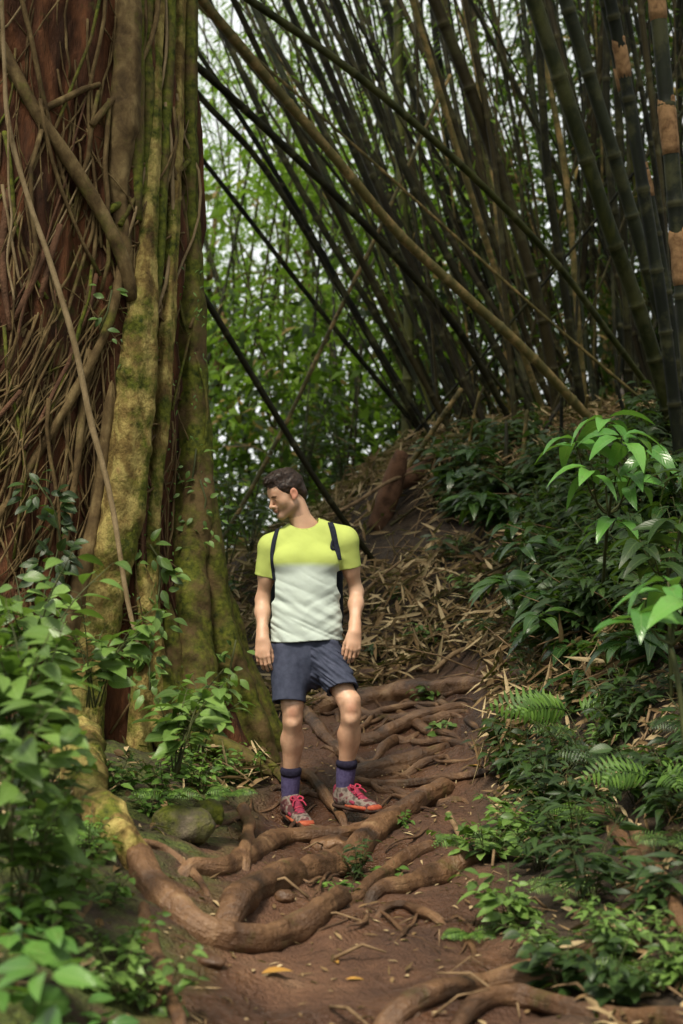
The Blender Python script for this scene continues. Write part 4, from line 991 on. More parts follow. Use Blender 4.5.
branchy('glossy leaved sapling shining in front of the bamboo feet', G(600, 620), [P(606, 418, 6.6), P(622, 436, 6.4), P(590, 468, 6.5), P(630, 478, 6.7), P(615, 520, 6.6), P(575, 440, 6.6), P(648, 450, 6.7)], 'leaf_gloss', .2, .42, 1, nper=6, droop=.75)
branchy('bright glossy leaved shoot reaching in at the right edge', P(690, 760, 4.6), [P(640, 612, 4.7), P(668, 582, 4.8), P(690, 600, 4.6)], 'leaf_gloss', .2, .42, 2, nper=6, droop=.6)
branchy('darker glossy sapling just behind the bright shoot', G(672, 700), [P(655, 560, 6.2), P(680, 520, 6.3), P(640, 540, 6.3), P(690, 470, 6.4)], 'leaf_dark', .2, .34, 3, nper=9, droop=.6)
bl = np.random.default_rng(91)
for k, (px, py, Y, n_, lab) in enumerate([(520, 560, 8.6, 4, 'broad dark leaved plant at the left margin of the thicket'), (560, 600, 8.0, 5, 'broad dark leaved plant under the glossy sapling'), (500, 500, 10.6, 5, 'broad dark leaved plant near the crest between stump and sapling'),
        (545, 520, 9.8, 5, 'broad dark leaved plant behind the left side of the glossy sapling'), (650, 650, 7.2, 5, 'broad dark leaved plant below the bright shoot'), (675, 560, 7.6, 5, 'broad dark leaved plant behind the bright shoot'),
        (600, 660, 7.6, 4, 'broad dark leaved plant between the sapling and the bright fern'), (470, 470, 11.4, 4, 'broad dark leaved plant on the crest right of the stump'), (640, 730, 6.6, 4, 'broad dark leaved plant above the large edge fern'), (690, 480, 8.4, 5, 'broad dark leaved plant at the frame edge beside the stout bamboo')]):
    g_ = P(px, py + 60, Y); g_[2] = gat(g_[0], g_[1])[2]
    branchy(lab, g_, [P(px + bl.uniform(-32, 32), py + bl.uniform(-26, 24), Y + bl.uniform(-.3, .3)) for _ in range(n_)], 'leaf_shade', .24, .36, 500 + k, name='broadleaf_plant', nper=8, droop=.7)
dk = np.random.default_rng(81)
ZR = ['at the crest below the bamboo', 'in the shade under the sapling', 'midway down the dark slope', 'low on the right bank']
for k in range(72):
    px = dk.uniform(440, 700); py = dk.uniform(448, 650); 
    if px < 520 and py > 520 + (px - 455) * .6: px += 90
    b = G(px, py)
    hh2, ll2 = dk.uniform(.25, .6), dk.uniform(.1, .19)
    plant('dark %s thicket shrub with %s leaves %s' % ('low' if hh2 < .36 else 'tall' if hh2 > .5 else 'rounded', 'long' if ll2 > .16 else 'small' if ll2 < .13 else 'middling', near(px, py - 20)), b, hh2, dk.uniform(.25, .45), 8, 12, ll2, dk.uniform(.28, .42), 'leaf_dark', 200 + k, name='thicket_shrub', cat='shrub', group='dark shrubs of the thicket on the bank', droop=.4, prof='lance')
for k in range(34):
    px = dk.uniform(505, 700); py = dk.uniform(650, 830); b = G(px, py)
    hh2, ll2 = dk.uniform(.15, .35), dk.uniform(.06, .11)
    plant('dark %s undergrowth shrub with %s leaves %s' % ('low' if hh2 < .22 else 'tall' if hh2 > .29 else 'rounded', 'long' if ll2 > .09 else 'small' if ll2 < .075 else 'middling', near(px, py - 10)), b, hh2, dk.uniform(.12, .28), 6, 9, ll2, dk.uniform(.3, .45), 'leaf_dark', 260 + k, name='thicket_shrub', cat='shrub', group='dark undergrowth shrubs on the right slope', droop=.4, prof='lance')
fern('bright fern spreading its flat fronds on the dark slope', 572, 712, 6, 92, 11, dirs=[3.25, 3.6, -.15, .35, 2.8, -2.4], rise=.3, Y=6.9, face=1.1, ratio=.26)
fern('large fern at the right edge with arching fronds', 655, 815, 8, 98, 12, rise=.6, up=.12, face=.9, ratio=.26)
fern('dim fern above the large one at the right edge', 610, 770, 7, 60, 13, 'leaf_dark', rise=.6, up=.05)
fern('fern low beside the bright fern under the sapling', 575, 735, 6, 48, 14, 'leaf_bush', rise=.6)
fern('fan shaped fern in the dark undergrowth over the steep roots', 590, 830, 7, 55, 21, rise=.6, up=.05)
fern('fern hanging down between the herbs at lower right', 560, 905, 7, 50, 22, 'leaf_bush', rise=.5, up=.06)
fern('fern at the right edge above the second steep root', 672, 860, 7, 52, 23, 'leaf_bush', rise=.5, up=.06)
fern('fern rising at the bottom right by the dark root branch', 640, 990, 7, 56, 24, 'leaf_bush', rise=.6, up=.05)
fern('small fern leaning left over the root stub', 470, 852, 6, 44, 15, dirs=[3.4, 2.9, -2.6, -2.0, -.9, 0], rise=.6, up=.03)
fern('fern hanging above the thin wiry root', 470, 935, 6, 38, 16, dirs=[3.6, -2.6, -2.0, -1.4, -.7, 0], rise=.6)
fern('fern behind the small leaning fern', 500, 838, 6, 44, 17, rise=.7)
fern('dark fern half lost at the right edge of the slope', 690, 730, 6, 60, 18, 'leaf_dark', rise=.6)
SM = [
 (430, 700, .16, .14, 6, 7, .07, .5, 'leaf_bush', 'small seedling clump on the root right of the hiker\'s knee'),
 (442, 730, .12, .1, 4, 6, .06, .5, 'leaf_bush', 'seedling below the clump beside the knee'),
 (404, 828, .12, .1, 5, 7, .05, .42, 'leaf_fern', 'little plant tucked behind the long smooth root'),
 (358, 878, .18, .13, 6, 9, .045, .4, 'leaf_dark', 'dark herb growing between the smooth root and the stub'),
 (345, 892, .10, .08, 4, 6, .04, .5, 'leaf_fern', 'tiny herb below the dark one on the path'),
 (396, 876, .08, .05, 3, 5, .045, .6, 'leaf_fern', 'single tiny seedling near the root stub'),
 (485, 862, .22, .18, 7, 10, .06, .5, 'leaf_bush', 'bushy herb above the leaning stick'),
 (520, 842, .26, .18, 7, 9, .075, .5, 'leaf_fern', 'pale leaved herb beside the small fern'),
 (540, 870, .2, .15, 6, 9, .06, .5, 'leaf_dark', 'dark herb under the pale leaved one'),
 (515, 930, .22, .18, 7, 10, .06, .5, 'leaf_bush', 'herb clump over the bottom root fork'),
 (548, 948, .14, .12, 5, 8, .055, .55, 'leaf_bush', 'low herb left of the brown dead leaf'),
 (590, 900, .26, .2, 7, 10, .075, .5, 'leaf_fern', 'light leaved herb in the middle of the right bank'),
 (560, 990, .2, .14, 6, 8, .06, .55, 'leaf_bush', 'fresh herb near the bottom edge under the light one'),
 (620, 960, .26, .18, 7, 10, .065, .5, 'leaf_bush', 'herb at the bottom right beside the steep roots'),
 (650, 920, .24, .18, 6, 9, .07, .5, 'leaf_dark', 'dark herb between the two steep roots'),
 (612, 1008, .2, .16, 6, 9, .055, .55, 'leaf_bush', 'herb above the dark root at the bottom right'),
 (672, 985, .25, .18, 6, 9, .065, .5, 'leaf_bush', 'herb in the bottom right corner'),
 (570, 850, .24, .2, 7, 10, .065, .45, 'leaf_bush', 'leafy herb left of the first steep root'),
 (640, 800, .24, .2, 7, 10, .07, .45, 'leaf_bush', 'leafy herb over the top of the steep roots'),
 (600, 750, .22, .2, 7, 10, .07, .45, 'leaf_bush', 'mid green herb below the bright fern'),
 (470, 600, .2, .2, 6, 8, .09, .4, 'leaf_bush', 'lone green shrub in the tan leaf litter'),
 (385, 655, .12, .15, 5, 6, .08, .4, 'leaf_dark', 'small plant at the foot of the leafy bank'),
 (430, 640, .16, .18, 5, 7, .08, .35, 'leaf_bush', 'sparse green sprig low in the litter of the bank'),
 (455, 560, .22, .2, 6, 8, .10, .3, 'leaf_dark', 'dull plant in the tan litter beneath the thicket'),
 (400, 600, .14, .15, 4, 6, .08, .3, 'leaf_dark', 'small plant in the litter beside the hiker\'s shoulder'),
 (240, 600, .25, .2, 5, 8, .09, .35, 'leaf_dark', 'dark plant in the shade between buttress and hiker'),
 (500, 640, .2, .2, 6, 8, .09, .35, 'leaf_dark', 'narrow leaved plant on the slope above the bright fern'),
]
for i, (px, py, h, sp, ns, nl, L, ra, mt, lab) in enumerate(SM):
    k_ = 1.35 if px > 460 and py > 740 else 1.1
    v_ = i % 3 if px > 460 else 0
    plant(lab, G(px, py), h * (1.1, .9, 1.2)[v_], sp * k_, int(ns * k_ * (1, 1.5, 1)[v_] + .5), int(nl * (1, 1.6, 1.2)[v_]), L * k_ * (1, .6, 1.15)[v_], ra * (1, .8, .5)[v_], mt if px < 535 or i % 3 == 1 else 'leaf_dark', 300 + i, name='herb', cat='herb', prof=('broad', 'lance', 'lance')[v_])
# plants behind, either side of the man's head
for k, (px, py, Y, h, lab) in enumerate([(250, 548, 12.5, 1.0, 'airy shrub behind the hiker at his shoulder'), (345, 500, 13.5, 1.0, 'airy shrub behind the crest left of the stump'), (225, 560, 11.5, .9, 'airy shrub in the shade beside the buttress'), (300, 520, 14, 1.4, 'tall airy shrub right behind the head of the hiker')]):
    plant(lab, P(px, py, Y), h, .6, 8, 16, .13, .3, 'leaf_dark', 340 + k, name='forest_shrub', cat='shrub', prof='lance')
# ================================================================ the hiker
YM = 7.1
def Mp(px, py, dy=0.): return P(px, py, YM + dy)
class Vol:
    """signed distance grid; primitives blend smoothly; surface-nets meshing"""
    def __init__(s, lo, hi, h):
        s.lo = np.array(lo, float); s.h = h; s.n = np.ceil((np.array(hi) - s.lo) / h).astype(int) + 1
        s.D = np.full(s.n, .3, np.float32)
    def reg(s, a, b):
        i0 = np.clip(np.floor((np.array(a) - s.lo) / s.h).astype(int), 0, s.n); i1 = np.clip(np.ceil((np.array(b) - s.lo) / s.h).astype(int) + 1, 0, s.n)
        sl = tuple(slice(x, y) for x, y in zip(i0, i1))
        g = np.meshgrid(*[s.lo[k] + s.h * np.arange(i0[k], i1[k]) for k in range(3)], indexing='ij')
        return sl, np.stack(g, -1)
    def put(s, fn, a, b, k=.01, op='add'):
        mg = k + 3 * s.h; sl, X = s.reg(np.array(a) - mg, np.array(b) + mg)
        if X.size == 0: return
        d = fn(X).astype(np.float32); A = s.D[sl]
        if op == 'add':
            q = np.maximum(k - np.abs(A - d), 0) / max(k, 1e-6); s.D[sl] = np.minimum(A, d) - q * q * k * .25
        else:
            d = -d; q = np.maximum(k - np.abs(A - d), 0) / max(k, 1e-6); s.D[sl] = np.maximum(A, d) + q * q * k * .25
    def cap(s, a, b, ra, rb, k=.015, flat=1., op='add', ax=(0, 1, 0)):
        """tapered capsule, squashed by flat along ax"""
        a = np.array(a, float); b = np.array(b, float); ax_ = unit(np.array(ax, float))
        def fn(X):
            def sq(v): return v + ax_ * ((v @ ax_) * (1 / flat - 1))[..., None]
            A = np.zeros(3); Bv = sq((b - a)[None])[0]; Q = sq(X - a)
            t = np.clip((Q @ Bv) / (Bv @ Bv + 1e-12), 0, 1)
            d = np.linalg.norm(Q - t[..., None] * Bv, axis=-1) - (ra + (rb - ra) * t)
            return d * (flat if flat < 1 else 1)
        r = max(ra, rb) * max(1, flat); s.put(fn, np.minimum(a, b) - r, np.maximum(a, b) + r, k, op)
    def ell(s, c, r, M=None, k=.015, op='add'):
        c = np.array(c, float); r = np.array(r, float) * (HK if (M is not None and np.linalg.norm(c - HC) < .16) else 1); M = np.eye(3) if M is None else M
        def fn(X):
            Q = (X - c) @ M; k0 = np.linalg.norm(Q / r, axis=-1); k1 = np.linalg.norm(Q / (r * r), axis=-1) + 1e-9
            return k0 * (k0 - 1) / k1
        m_ = r.max(); s.put(fn, c - m_, c + m_, k, op)
    def mesh(s):
        D = s.D; ins = D < 0
        c = np.stack([ins[i:ins.shape[0] - 1 + i, j:ins.shape[1] - 1 + j, k:ins.shape[2] - 1 + k] for i in (0, 1) for j in (0, 1) for k in (0, 1)], 0).sum(0)
        act = np.argwhere((c > 0) & (c < 8)); id_ = np.full(c.shape, -1, np.int64); id_[tuple(act.T)] = np.arange(len(act))
        cor = [(i, j, k) for i in (0, 1) for j in (0, 1) for k in (0, 1)]
        val = {q: D[act[:, 0] + q[0], act[:, 1] + q[1], act[:, 2] + q[2]] for q in cor}
        acc = np.zeros((len(act), 3)); cnt = np.zeros(len(act))
        for q in cor:
            for a in range(3):
                if q[a] == 0:
                    q2 = list(q); q2[a] = 1; q2 = tuple(q2); v0 = val[q]; v1 = val[q2]; m_ = (v0 < 0) != (v1 < 0)
                    t_ = np.where(m_, v0 / np.where(m_, v0 - v1, 1), 0); p = np.tile(np.array(q, float), (len(act), 1)); p[:, a] += t_
                    acc[m_] += p[m_]; cnt += m_
        V = s.lo + s.h * (act + acc / cnt[:, None])
        Fs = []
        for a in range(3):
            b_, c_ = (a + 1) % 3, (a + 2) % 3
            sl0 = [slice(None)] * 3; sl1 = [slice(None)] * 3; sl0[a] = slice(0, -1); sl1[a] = slice(1, None)
            cr = ins[tuple(sl0)] != ins[tuple(sl1)]
            e = np.argwhere(cr); ok = (e[:, b_] > 0) & (e[:, c_] > 0) & (e[:, b_] < c.shape[b_]) & (e[:, c_] < c.shape[c_]); e = e[ok]
            def cell(db, dc):
                q = e.copy(); q[:, b_] -= db; q[:, c_] -= dc; return id_[tuple(q.T)]
            quad = np.stack([cell(1, 1), cell(0, 1), cell(0, 0), cell(1, 0)], -1)
            fl = ins[tuple(e.T)]; quad[~fl] = quad[~fl][:, ::-1]
            Fs.append(quad)
        F = np.concatenate(Fs); F = F[(F >= 0).all(1)]
        return V, F
def vnormals(V, F):
    n = np.cross(V[F[:, 2]] - V[F[:, 0]], V[F[:, 3]] - V[F[:, 1]]); N = np.zeros_like(V)
    for k in range(4): np.add.at(N, F[:, k], n)
    return unit(N)
# ---- materials
m = bpy.data.materials.new('skin'); t = nodes_of(m)
ca = t.nodes.new('ShaderNodeVertexColor'); ca.layer_name = 'tone'
n_ = noise(t, coord(t, 'Geo'), 60, 4)
col = mix(t, mth(t, 'MULTIPLY', n_, .25), ca.outputs[0], (.30, .12, .07))
finish(t, col, .48, noise(t, coord(t, 'Geo'), 220, 2), .12, .002, .4, .12); MAT['skin'] = m
def cloth(name, build_col, rough=.85, bs=900):
    m = bpy.data.materials.new(name); t = nodes_of(m); col = build_col(t)
    h = mth(t, 'ADD', noise(t, coord(t, 'Geo'), bs, 2), mth(t, 'MULTIPLY', noise(t, coord(t, 'Geo'), 45, 3), 2.))
    finish(t, col, rough, h, .25, .003, .15); MAT[name] = m
zs_ = Mp(305, 566)[2]
def shirt_col(t):
    at = t.nodes.new('ShaderNodeAttribute'); at.attribute_name = 'lime'
    c = ramp(t, [(0, (.48, .54, .50)), (1, (.42, .49, .12))], at.outputs['Fac'])
    return mix(t, mth(t, 'MULTIPLY', noise(t, coord(t, 'Geo'), 25, 4), .25), c, mix(t, .5, c, (.35, .42, .2)))
cloth('shirt_cloth', shirt_col)
cloth('shorts_cloth', lambda t: ramp(t, [(.3, (.032, .038, .062)), (.7, (.058, .064, .1))], noise(t, coord(t, 'Geo'), 30, 4)), .7)
cloth('sock_cloth', lambda t: ramp(t, [(.3, (.05, .04, .10)), (.7, (.10, .085, .18))], noise(t, coord(t, 'Geo'), 80, 3)), .95)
cloth('sock_cuff', lambda t: ramp(t, [(.3, (.012, .01, .022)), (.7, (.022, .02, .04))], noise(t, coord(t, 'Geo'), 80, 3)), .95)
cloth('strap_cloth', lambda t: ramp(t, [(.3, (.006, .008, .016)), (.7, (.02, .022, .035))], noise(t, coord(t, 'Geo'), 60, 3)), .8)
cloth('pack_cloth', lambda t: ramp(t, [(.3, (.010, .014, .022)), (.7, (.025, .03, .04))], noise(t, coord(t, 'Geo'), 60, 3)), .8)
cloth('shoe_grey', lambda t: ramp(t, [(.36, (.06, .045, .04)), (.48, (.2, .165, .14)), (.56, (.09, .025, .03)), (.68, (.04, .03, .03))], noise(t, coord(t, 'Geo'), 22, 2)), .8, 400)
cloth('shoe_red', lambda t: ramp(t, [(.4, (.14, .02, .04)), (.7, (.26, .035, .07))], noise(t, coord(t, 'Geo'), 70, 3)), .8, 400)
cloth('shoe_sole', lambda t: ramp(t, [(.4, (.035, .022, .018)), (.6, (.06, .035, .025))], noise(t, coord(t, 'Geo'), 50, 3)), .8, 200)
cloth('shoe_orange', lambda t: ramp(t, [(.4, (.26, .05, .025)), (.7, (.36, .10, .05))], noise(t, coord(t, 'Geo'), 50, 3)), .7, 200)
cloth('lace_pink', lambda t: ramp(t, [(.4, (.28, .025, .05)), (.7, (.4, .05, .09))], noise(t, coord(t, 'Geo'), 90, 3)), .8, 300)
m = bpy.data.materials.new('hair_dark'); t = nodes_of(m)
n_ = noise(t, mapping(t, coord(t, 'Object'), (60, 60, 60)), 1.5, 4)
finish(t, ramp(t, [(.3, (.009, .005, .004)), (.7, (.045, .024, .015))], n_), .5, n_, .6, .004, .4); MAT['hair_dark'] = m
m = bpy.data.materials.new('eye_mat'); t = nodes_of(m); finish(t, (.05, .03, .02), .2, spec=.5); MAT['eye_mat'] = m

hiker = empty('person', Mp(305, 824), 'man in lime and white shirt, navy shorts and purple socks looking down aside', 'person')
# ---- joints
J = dict(shL=Mp(271, 547, .01), elL=Mp(262.5, 600, .05), wrL=Mp(262.5, 640, -.06),
         shR=Mp(345, 541, .0), elR=Mp(356.5, 592, .06), wrR=Mp(354.5, 633, -.08),
         hipL=Mp(288, 648), knL=Mp(292.5, 712, -.07), anL=Mp(290, 799, .03),
         hipR=Mp(325, 652, .02), knR=Mp(351, 708, -.14), anR=Mp(344.5, 790, -.04))
# ---- head frame
HC = Mp(286.5, 495, -.01)
yaw = R(-118); pit = R(-21); roll = R(4)
fw = np.array([math.sin(R(-62)) * math.cos(pit), -math.cos(R(-62)) * math.cos(pit), math.sin(pit)])
sd_ = unit(np.cross(fw, [0, 0, 1])); up_ = np.cross(sd_, fw)
HM = np.stack([sd_, fw, up_], 1)          # columns: side, forward, up
HK = .93
def H(x, y, z): return HC + HM @ np.array([x, y, z]) * HK
hh = .0038
B = Vol(P(236, 840, 7.1) - [0, .35, 0], P(376, 460, 7.1) + [0, .3, .03], hh)
# torso under the clothes, one surface with everything else
B.cap(Mp(307, 566), Mp(307, 636), .125, .125, .02, .55)
B.cap(Mp(276, 549, .01), Mp(340, 544, .01), .038, .038, .03)
# neck
B.cap(Mp(309, 541, .03), H(.0, -.03, -.045), .058, .053, .03, .95)
B.cap(Mp(290, 537, .02), Mp(306, 528, .03), .025, .03, .03); B.cap(Mp(328, 536, .02), Mp(310, 524, .03), .024, .03, .03)
B.cap(H(.05, -.025, -.06), Mp(303, 533, -.02), .014, .012, .025)      # neck cord
# legs
for s, fl in (('L', 1), ('R', 1)):
    hp, kn, an = J['hip' + s], J['kn' + s], J['an' + s]
    B.cap(hp, kn + (hp - kn) * .12, .068, .054, .03)
    B.cap(kn + [0, .008, .03], kn + [0, .01, -.04], .047, .043, .025)
    B.ell(kn + [0, -.032, .0], (.026, .02, .032), None, .016)          # kneecap
    B.ell(kn + [-.002, -.032, -.05], (.02, .016, .02), None, .02)
    cf = kn + (an - kn) * .33
    B.cap(kn + [0, .01, -.03], cf + [0, .022, 0], .042, .051, .03)
    B.cap(cf + [0, .022, 0], an + (kn - an) * .2 + [0, .01, 0], .050, .033, .03)
    B.ell(cf + [.018, .035, -.01], (.032, .036, .08), None, .03)
    B.cap(kn + [0, -.026, -.06], an + [0, -.01, .08], .02, .02, .03)  # shin edge
    B.cap(an + (kn - an) * .2 + [0, .01, 0], an, .037, .036, .02)
    B.cap(an, an + [0, -.02, -.035], .034, .028, .02)
# arms
for s in 'LR':
    a, b, c = J['sh' + s], J['el' + s], J['wr' + s]
    B.cap(a, a + (b - a) * .5, .046, .039, .03); B.cap(a + (b - a) * .5, b, .038, .032, .03)
    B.ell(a + (b - a) * .5 + [0, -.012, 0], (.034, .038, .07), None, .03)
    m1 = b + (c - b) * .3
    B.cap(b, m1, .032, .035, .03); B.cap(m1, c, .034, .023, .03, .95)
    B.ell(b + [0, .018, -.0], (.022, .022, .03), None, .02)
    B.cap(b + (c - b) * .8, c, .027, .025, .02, .8)
    for dd_ in ([.012, -.022, 0], [-.012, -.02, 0]): B.cap(b + (c - b) * .35 + dd_, c + np.array(dd_) * .6, .012, .006, .012)   # forearm cords
# hands: wrist w, D down the hand, N out of the back of the hand, T towards the thumb
def hand(w, D, N, T, curl, sp=1.):
    D = unit(np.array(D, float)); N = np.array(N, float); N = unit(N - D * (N @ D)); T = np.array(T, float); T = unit(T - D * (T @ D) - N * (T @ N))
    Mh = np.stack([T, D, N], 1)
    kc = w + D * .085
    B.ell(w + D * .045, (.038, .055, .016), Mh, .016)
    B.cap(w, w + D * .05, .024, .026, .02, .7, ax=N)
    for i, (ln, off, back) in enumerate(((.078, .030, .0), (.086, .010, .004), (.080, -.010, .002), (.063, -.029, -.008))):
        k0 = w + D * (.082 + back) + T * off + N * .003
        B.cap(w + D * .03 + T * off * .6, k0, .0105, .0105, .008)
        ang = R(curl[i]); p = k0; d_ = D.copy(); rad = .0095 if i < 3 else .008
        spread = T * (off * .9 * sp)
        for q, fr in enumerate((.45, .31, .24)):
            ang_q = ang * (.45, 1.15, 1.7)[q]
            dd = unit(D * math.cos(ang_q) - N * math.sin(ang_q) + spread)
            e = p + dd * ln * fr; B.cap(p, e, rad, rad * .9, .003); p = e; rad *= .9
    # thumb leaves the side of the palm near its base
    t0 = w + D * .018 + T * .022 - N * .006; t1 = t0 + unit(D * .85 + T * .32 - N * .35) * .042
    t2 = t1 + unit(D * .95 + T * .12 - N * .3) * .03; t3 = t2 + unit(D * 1. - T * .05 - N * .35) * .025
    B.cap(t0, t1, .015, .0115, .012); B.cap(t1, t2, .011, .0095, .004); B.cap(t2, t3, .0098, .0078, .004)
hand(J['wrL'], (.04, -.22, -1), (-.25, -1, .1), (1, -.3, 0), (38, 42, 46, 50), 1.2)
hand(J['wrR'], (-.10, -.22, -1), (.3, -1, .1), (-1, -.35, 0), (34, 40, 48, 55), 1.2)
# head
B.ell(H(0, -.012, .042), (.074, .094, .078), HM, .01)
B.ell(H(0, .03, -.025), (.058, .056, .078), HM, .03)
B.cap(H(-.045, .0, -.055), H(-.014, .066, -.096), .019, .017, .025); B.cap(H(.045, .0, -.055), H(.014, .066, -.096), .019, .017, .025)
B.ell(H(0, .07, -.098), (.02, .016, .015), HM, .015)
B.ell(H(0, .062, .035), (.052, .03, .04), HM, .03)                    # forehead
B.cap(H(-.032, .082, .017), H(.032, .082, .017), .0085, .0085, .012)   # brow
for q in (-1, 1):
    B.ell(H(q * .029, .096, -.001), (.016, .014, .011), HM, .012, 'sub')
    B.ell(H(q * .029, .076, -.001), (.0125, .0125, .0115), HM, .003)
    B.ell(H(q * .043, .052, -.02), (.016, .016, .018), HM, .035)         # cheekbone
    B.cap(H(q * .016, .082, -.005), H(q * .041, .076, -.003), .0038, .003, .004)
    Er = HM @ np.array([[math.cos(q * .3), -math.sin(q * .3), 0], [math.sin(q * .3), math.cos(q * .3), 0], [0, 0, 1.]])
    B.ell(H(q * .079, -.008, .002), (.009, .021, .031), Er, .006)
    B.ell(H(q * .089, -.004, .004), (.008, .012, .02), Er, .004, 'sub')
    B.ell(H(q * .077, .002, -.022), (.006, .01, .013), Er, .005)
B.cap(H(0, .088, .008), H(0, .107, -.026), .0075, .0085, .01)
B.ell(H(0, .109, -.031), (.0105, .0125, .0095), HM, .006)
for q in (-1, 1): B.ell(H(q * .012, .097, -.034), (.008, .01, .007), HM, .005)
B.ell(H(0, .088, -.048), (.02, .012, .014), HM, .012)
B.ell(H(0, .0935, -.057), (.021, .0085, .0048), HM, .004); B.ell(H(0, .092, -.0665), (.019, .0085, .0055), HM, .004)
B.cap(H(-.012, .1, -.0616), H(.012, .1, -.0616), .0014, .0014, .003, op='sub')
V, F = B.mesh()
Q = (V - HC) @ HM / HK
skin = np.array([.55, .335, .22]); tone = np.tile(skin, (len(V), 1))
def paint(mask, c):
    global tone
    mask = np.clip(mask, 0, 1)[:, None]; tone = tone * (1 - mask) + np.array(c) * mask
nz = fbm(V * 40, 3, 3)
blot = fbm(V * 9, 3, 8)
tone *= (1 + .16 * blot[:, None] * [.6, 1, 1.2])
isH = np.linalg.norm(Q, axis=1) < .16
stub = isH * np.clip((-.034 - Q[:, 2] + .012 * nz) / .035, 0, 1) * np.clip((Q[:, 1] + .035) / .02, 0, 1) * (Q[:, 2] > -.125) * (Q[:, 1] * .6 - Q[:, 2] > .03)
paint(stub * .5, (.06, .036, .026))
paint(isH * np.clip(1 - np.abs(Q[:, 2] + .048) / .007, 0, 1) * (np.abs(Q[:, 0]) < .026) * (Q[:, 1] > .08) * .8, (.05, .03, .02))
paint(isH * (np.linalg.norm((Q - [0, .098, -.062]) / [.022, .014, .011], axis=1) < 1) * .75, (.33, .12, .09))
paint(isH * (np.linalg.norm((np.abs(Q) * [1, 0, 0] + Q * [0, 1, 1] - [.031, .09, .017]) / [.02, .02, .0058], axis=1) < 1) * .85, (.02, .012, .008))
paint(isH * (np.linalg.norm((np.abs(Q) * [1, 0, 0] + Q * [0, 1, 1] - [.029, .088, -.003]) / [.0105, .012, .0042], axis=1) < 1) * .8, (.035, .02, .014))
paint(isH * (np.abs(Q[:, 0]) > .074) * (np.abs(Q[:, 2]) < .05) * .5, (.55, .16, .11))
paint(np.clip(1 - np.linalg.norm((V - J['knL'] - [0, -.05, 0]) / [.035, .05, .045], axis=1), 0, 1) * .5, (.5, .18, .12))
paint(np.clip(1 - np.linalg.norm((V - J['knR'] - [0, -.05, 0]) / [.035, .05, .045], axis=1), 0, 1) * .5, (.5, .18, .12))
paint(np.clip((V[:, 2] < J['knL'][2] + .08) * (.22 + .25 * nz), 0, .4), (.24, .12, .07))      # leg hair tint
body = build('body', Geo().add(V, F), MAT['skin'], hiker, attr={'tone': tone})
# ---- hair: shell over the cranium, longer on top with a swept front
Hh = Vol(HC - .17, HC + .17, .0034)
Hh.ell(H(0, -.014, .05), (.082, .102, .082), HM, .01)
Hh.ell(H(0, .042, .104), (.05, .05, .032), HM, .025); Hh.ell(H(0, .0, .115), (.062, .08, .026), HM, .02)
Hh.ell(H(.0, -.08, -.01), (.06, .035, .05), HM, .02)
def cutter(X):
    q = (X - HC) @ HM / HK; x, y, z = q[..., 0], q[..., 1], q[..., 2]
    line = np.interp(y, [-.12, -.06, -.025, .01, .03, .055, .075, .12], [-.055, -.055, -.02, .012, -.002, .045, .062, .07])
    line = line + .004 * np.sin(x * 210) + .004 * vnoise(q * 120, 4)
    line = line - (np.abs(x) > .05) * (y > .0) * (y < .03) * .012
    return -(line - z) * .7
_s, X = Hh.reg(HC - .2, HC + .2); Hh.D[_s] = np.maximum(Hh.D[_s], -cutter(X).astype(np.float32))
V, F = Hh.mesh(); N = vnormals(V, F); q = (V - HC) @ HM / HK
st = fbm(np.stack([q[:, 0] * 80 + q[:, 1] * 30, q[:, 1] * 16, q[:, 2] * 38], -1), 3, 6)
V = V + N * (st * .0034 * np.clip((q[:, 2] + .02) / .06, .35, 1.3))[:, None]
hair = build('hair', Geo().add(V, F), MAT['hair_dark'], hiker)
rr_ = np.random.default_rng(4); sel = rr_.choice(np.where(q[:, 2] > .055)[0], 900); tf = Geo()
dl = unit(N[sel] * .5 + HM[:, 1] * .7 + HM[:, 0] * rr_.normal(0, .35, 900)[:, None] + rr_.normal(0, .2, (900, 3)))
tf = leaves(V[sel] - N[sel] * .002, dl, N[sel], rr_.uniform(.014, .03, 900), .003, .4, 0, 'far')
build('hair_tufts', tf, MAT['hair_dark'], hair)
# ---- shirt
t_ = .0045; hs = .004
Vs = Vol(P(244, 652, 7.1) - [0, .22, 0], P(372, 508, 7.1) + [0, .24, 0], hs)
Vs.cap(Mp(306, 562), Mp(306, 585), .155, .163, .03, .62); Vs.cap(Mp(306, 585), Mp(306, 622), .165, .164, .03, .60)
Vs.cap(Mp(306, 622), Mp(306.5, 652), .168, .178, .03, .69)
for q in (-1, 1): Vs.ell(Mp(306 + q * 17, 560, -.055), (.085, .05, .06), None, .04)
Vs.cap(Mp(273, 546, .01), Mp(343, 540, .01), .056, .06, .03, .95)
Vs.cap(Mp(295, 531, .025), Mp(271, 545, .01), .042, .052, .03); Vs.cap(Mp(315, 527, .025), Mp(345, 538, .01), .044, .058, .03); Vs.cap(Mp(295, 534, .02), Mp(318, 532, .02), .055, .055, .03)
sLa, sLb = Mp(270, 549, .01), Mp(263.5, 583, .03); sRa, sRb = Mp(346, 543, .0), Mp(351.5, 575, .03)
Vs.cap(sLa, sLb, .06, .05, .03); Vs.cap(sRa, sRb, .062, .054, .03)
_s, X = Vs.reg(Vs.lo - 1, Vs.lo + 5)
D = Vs.D
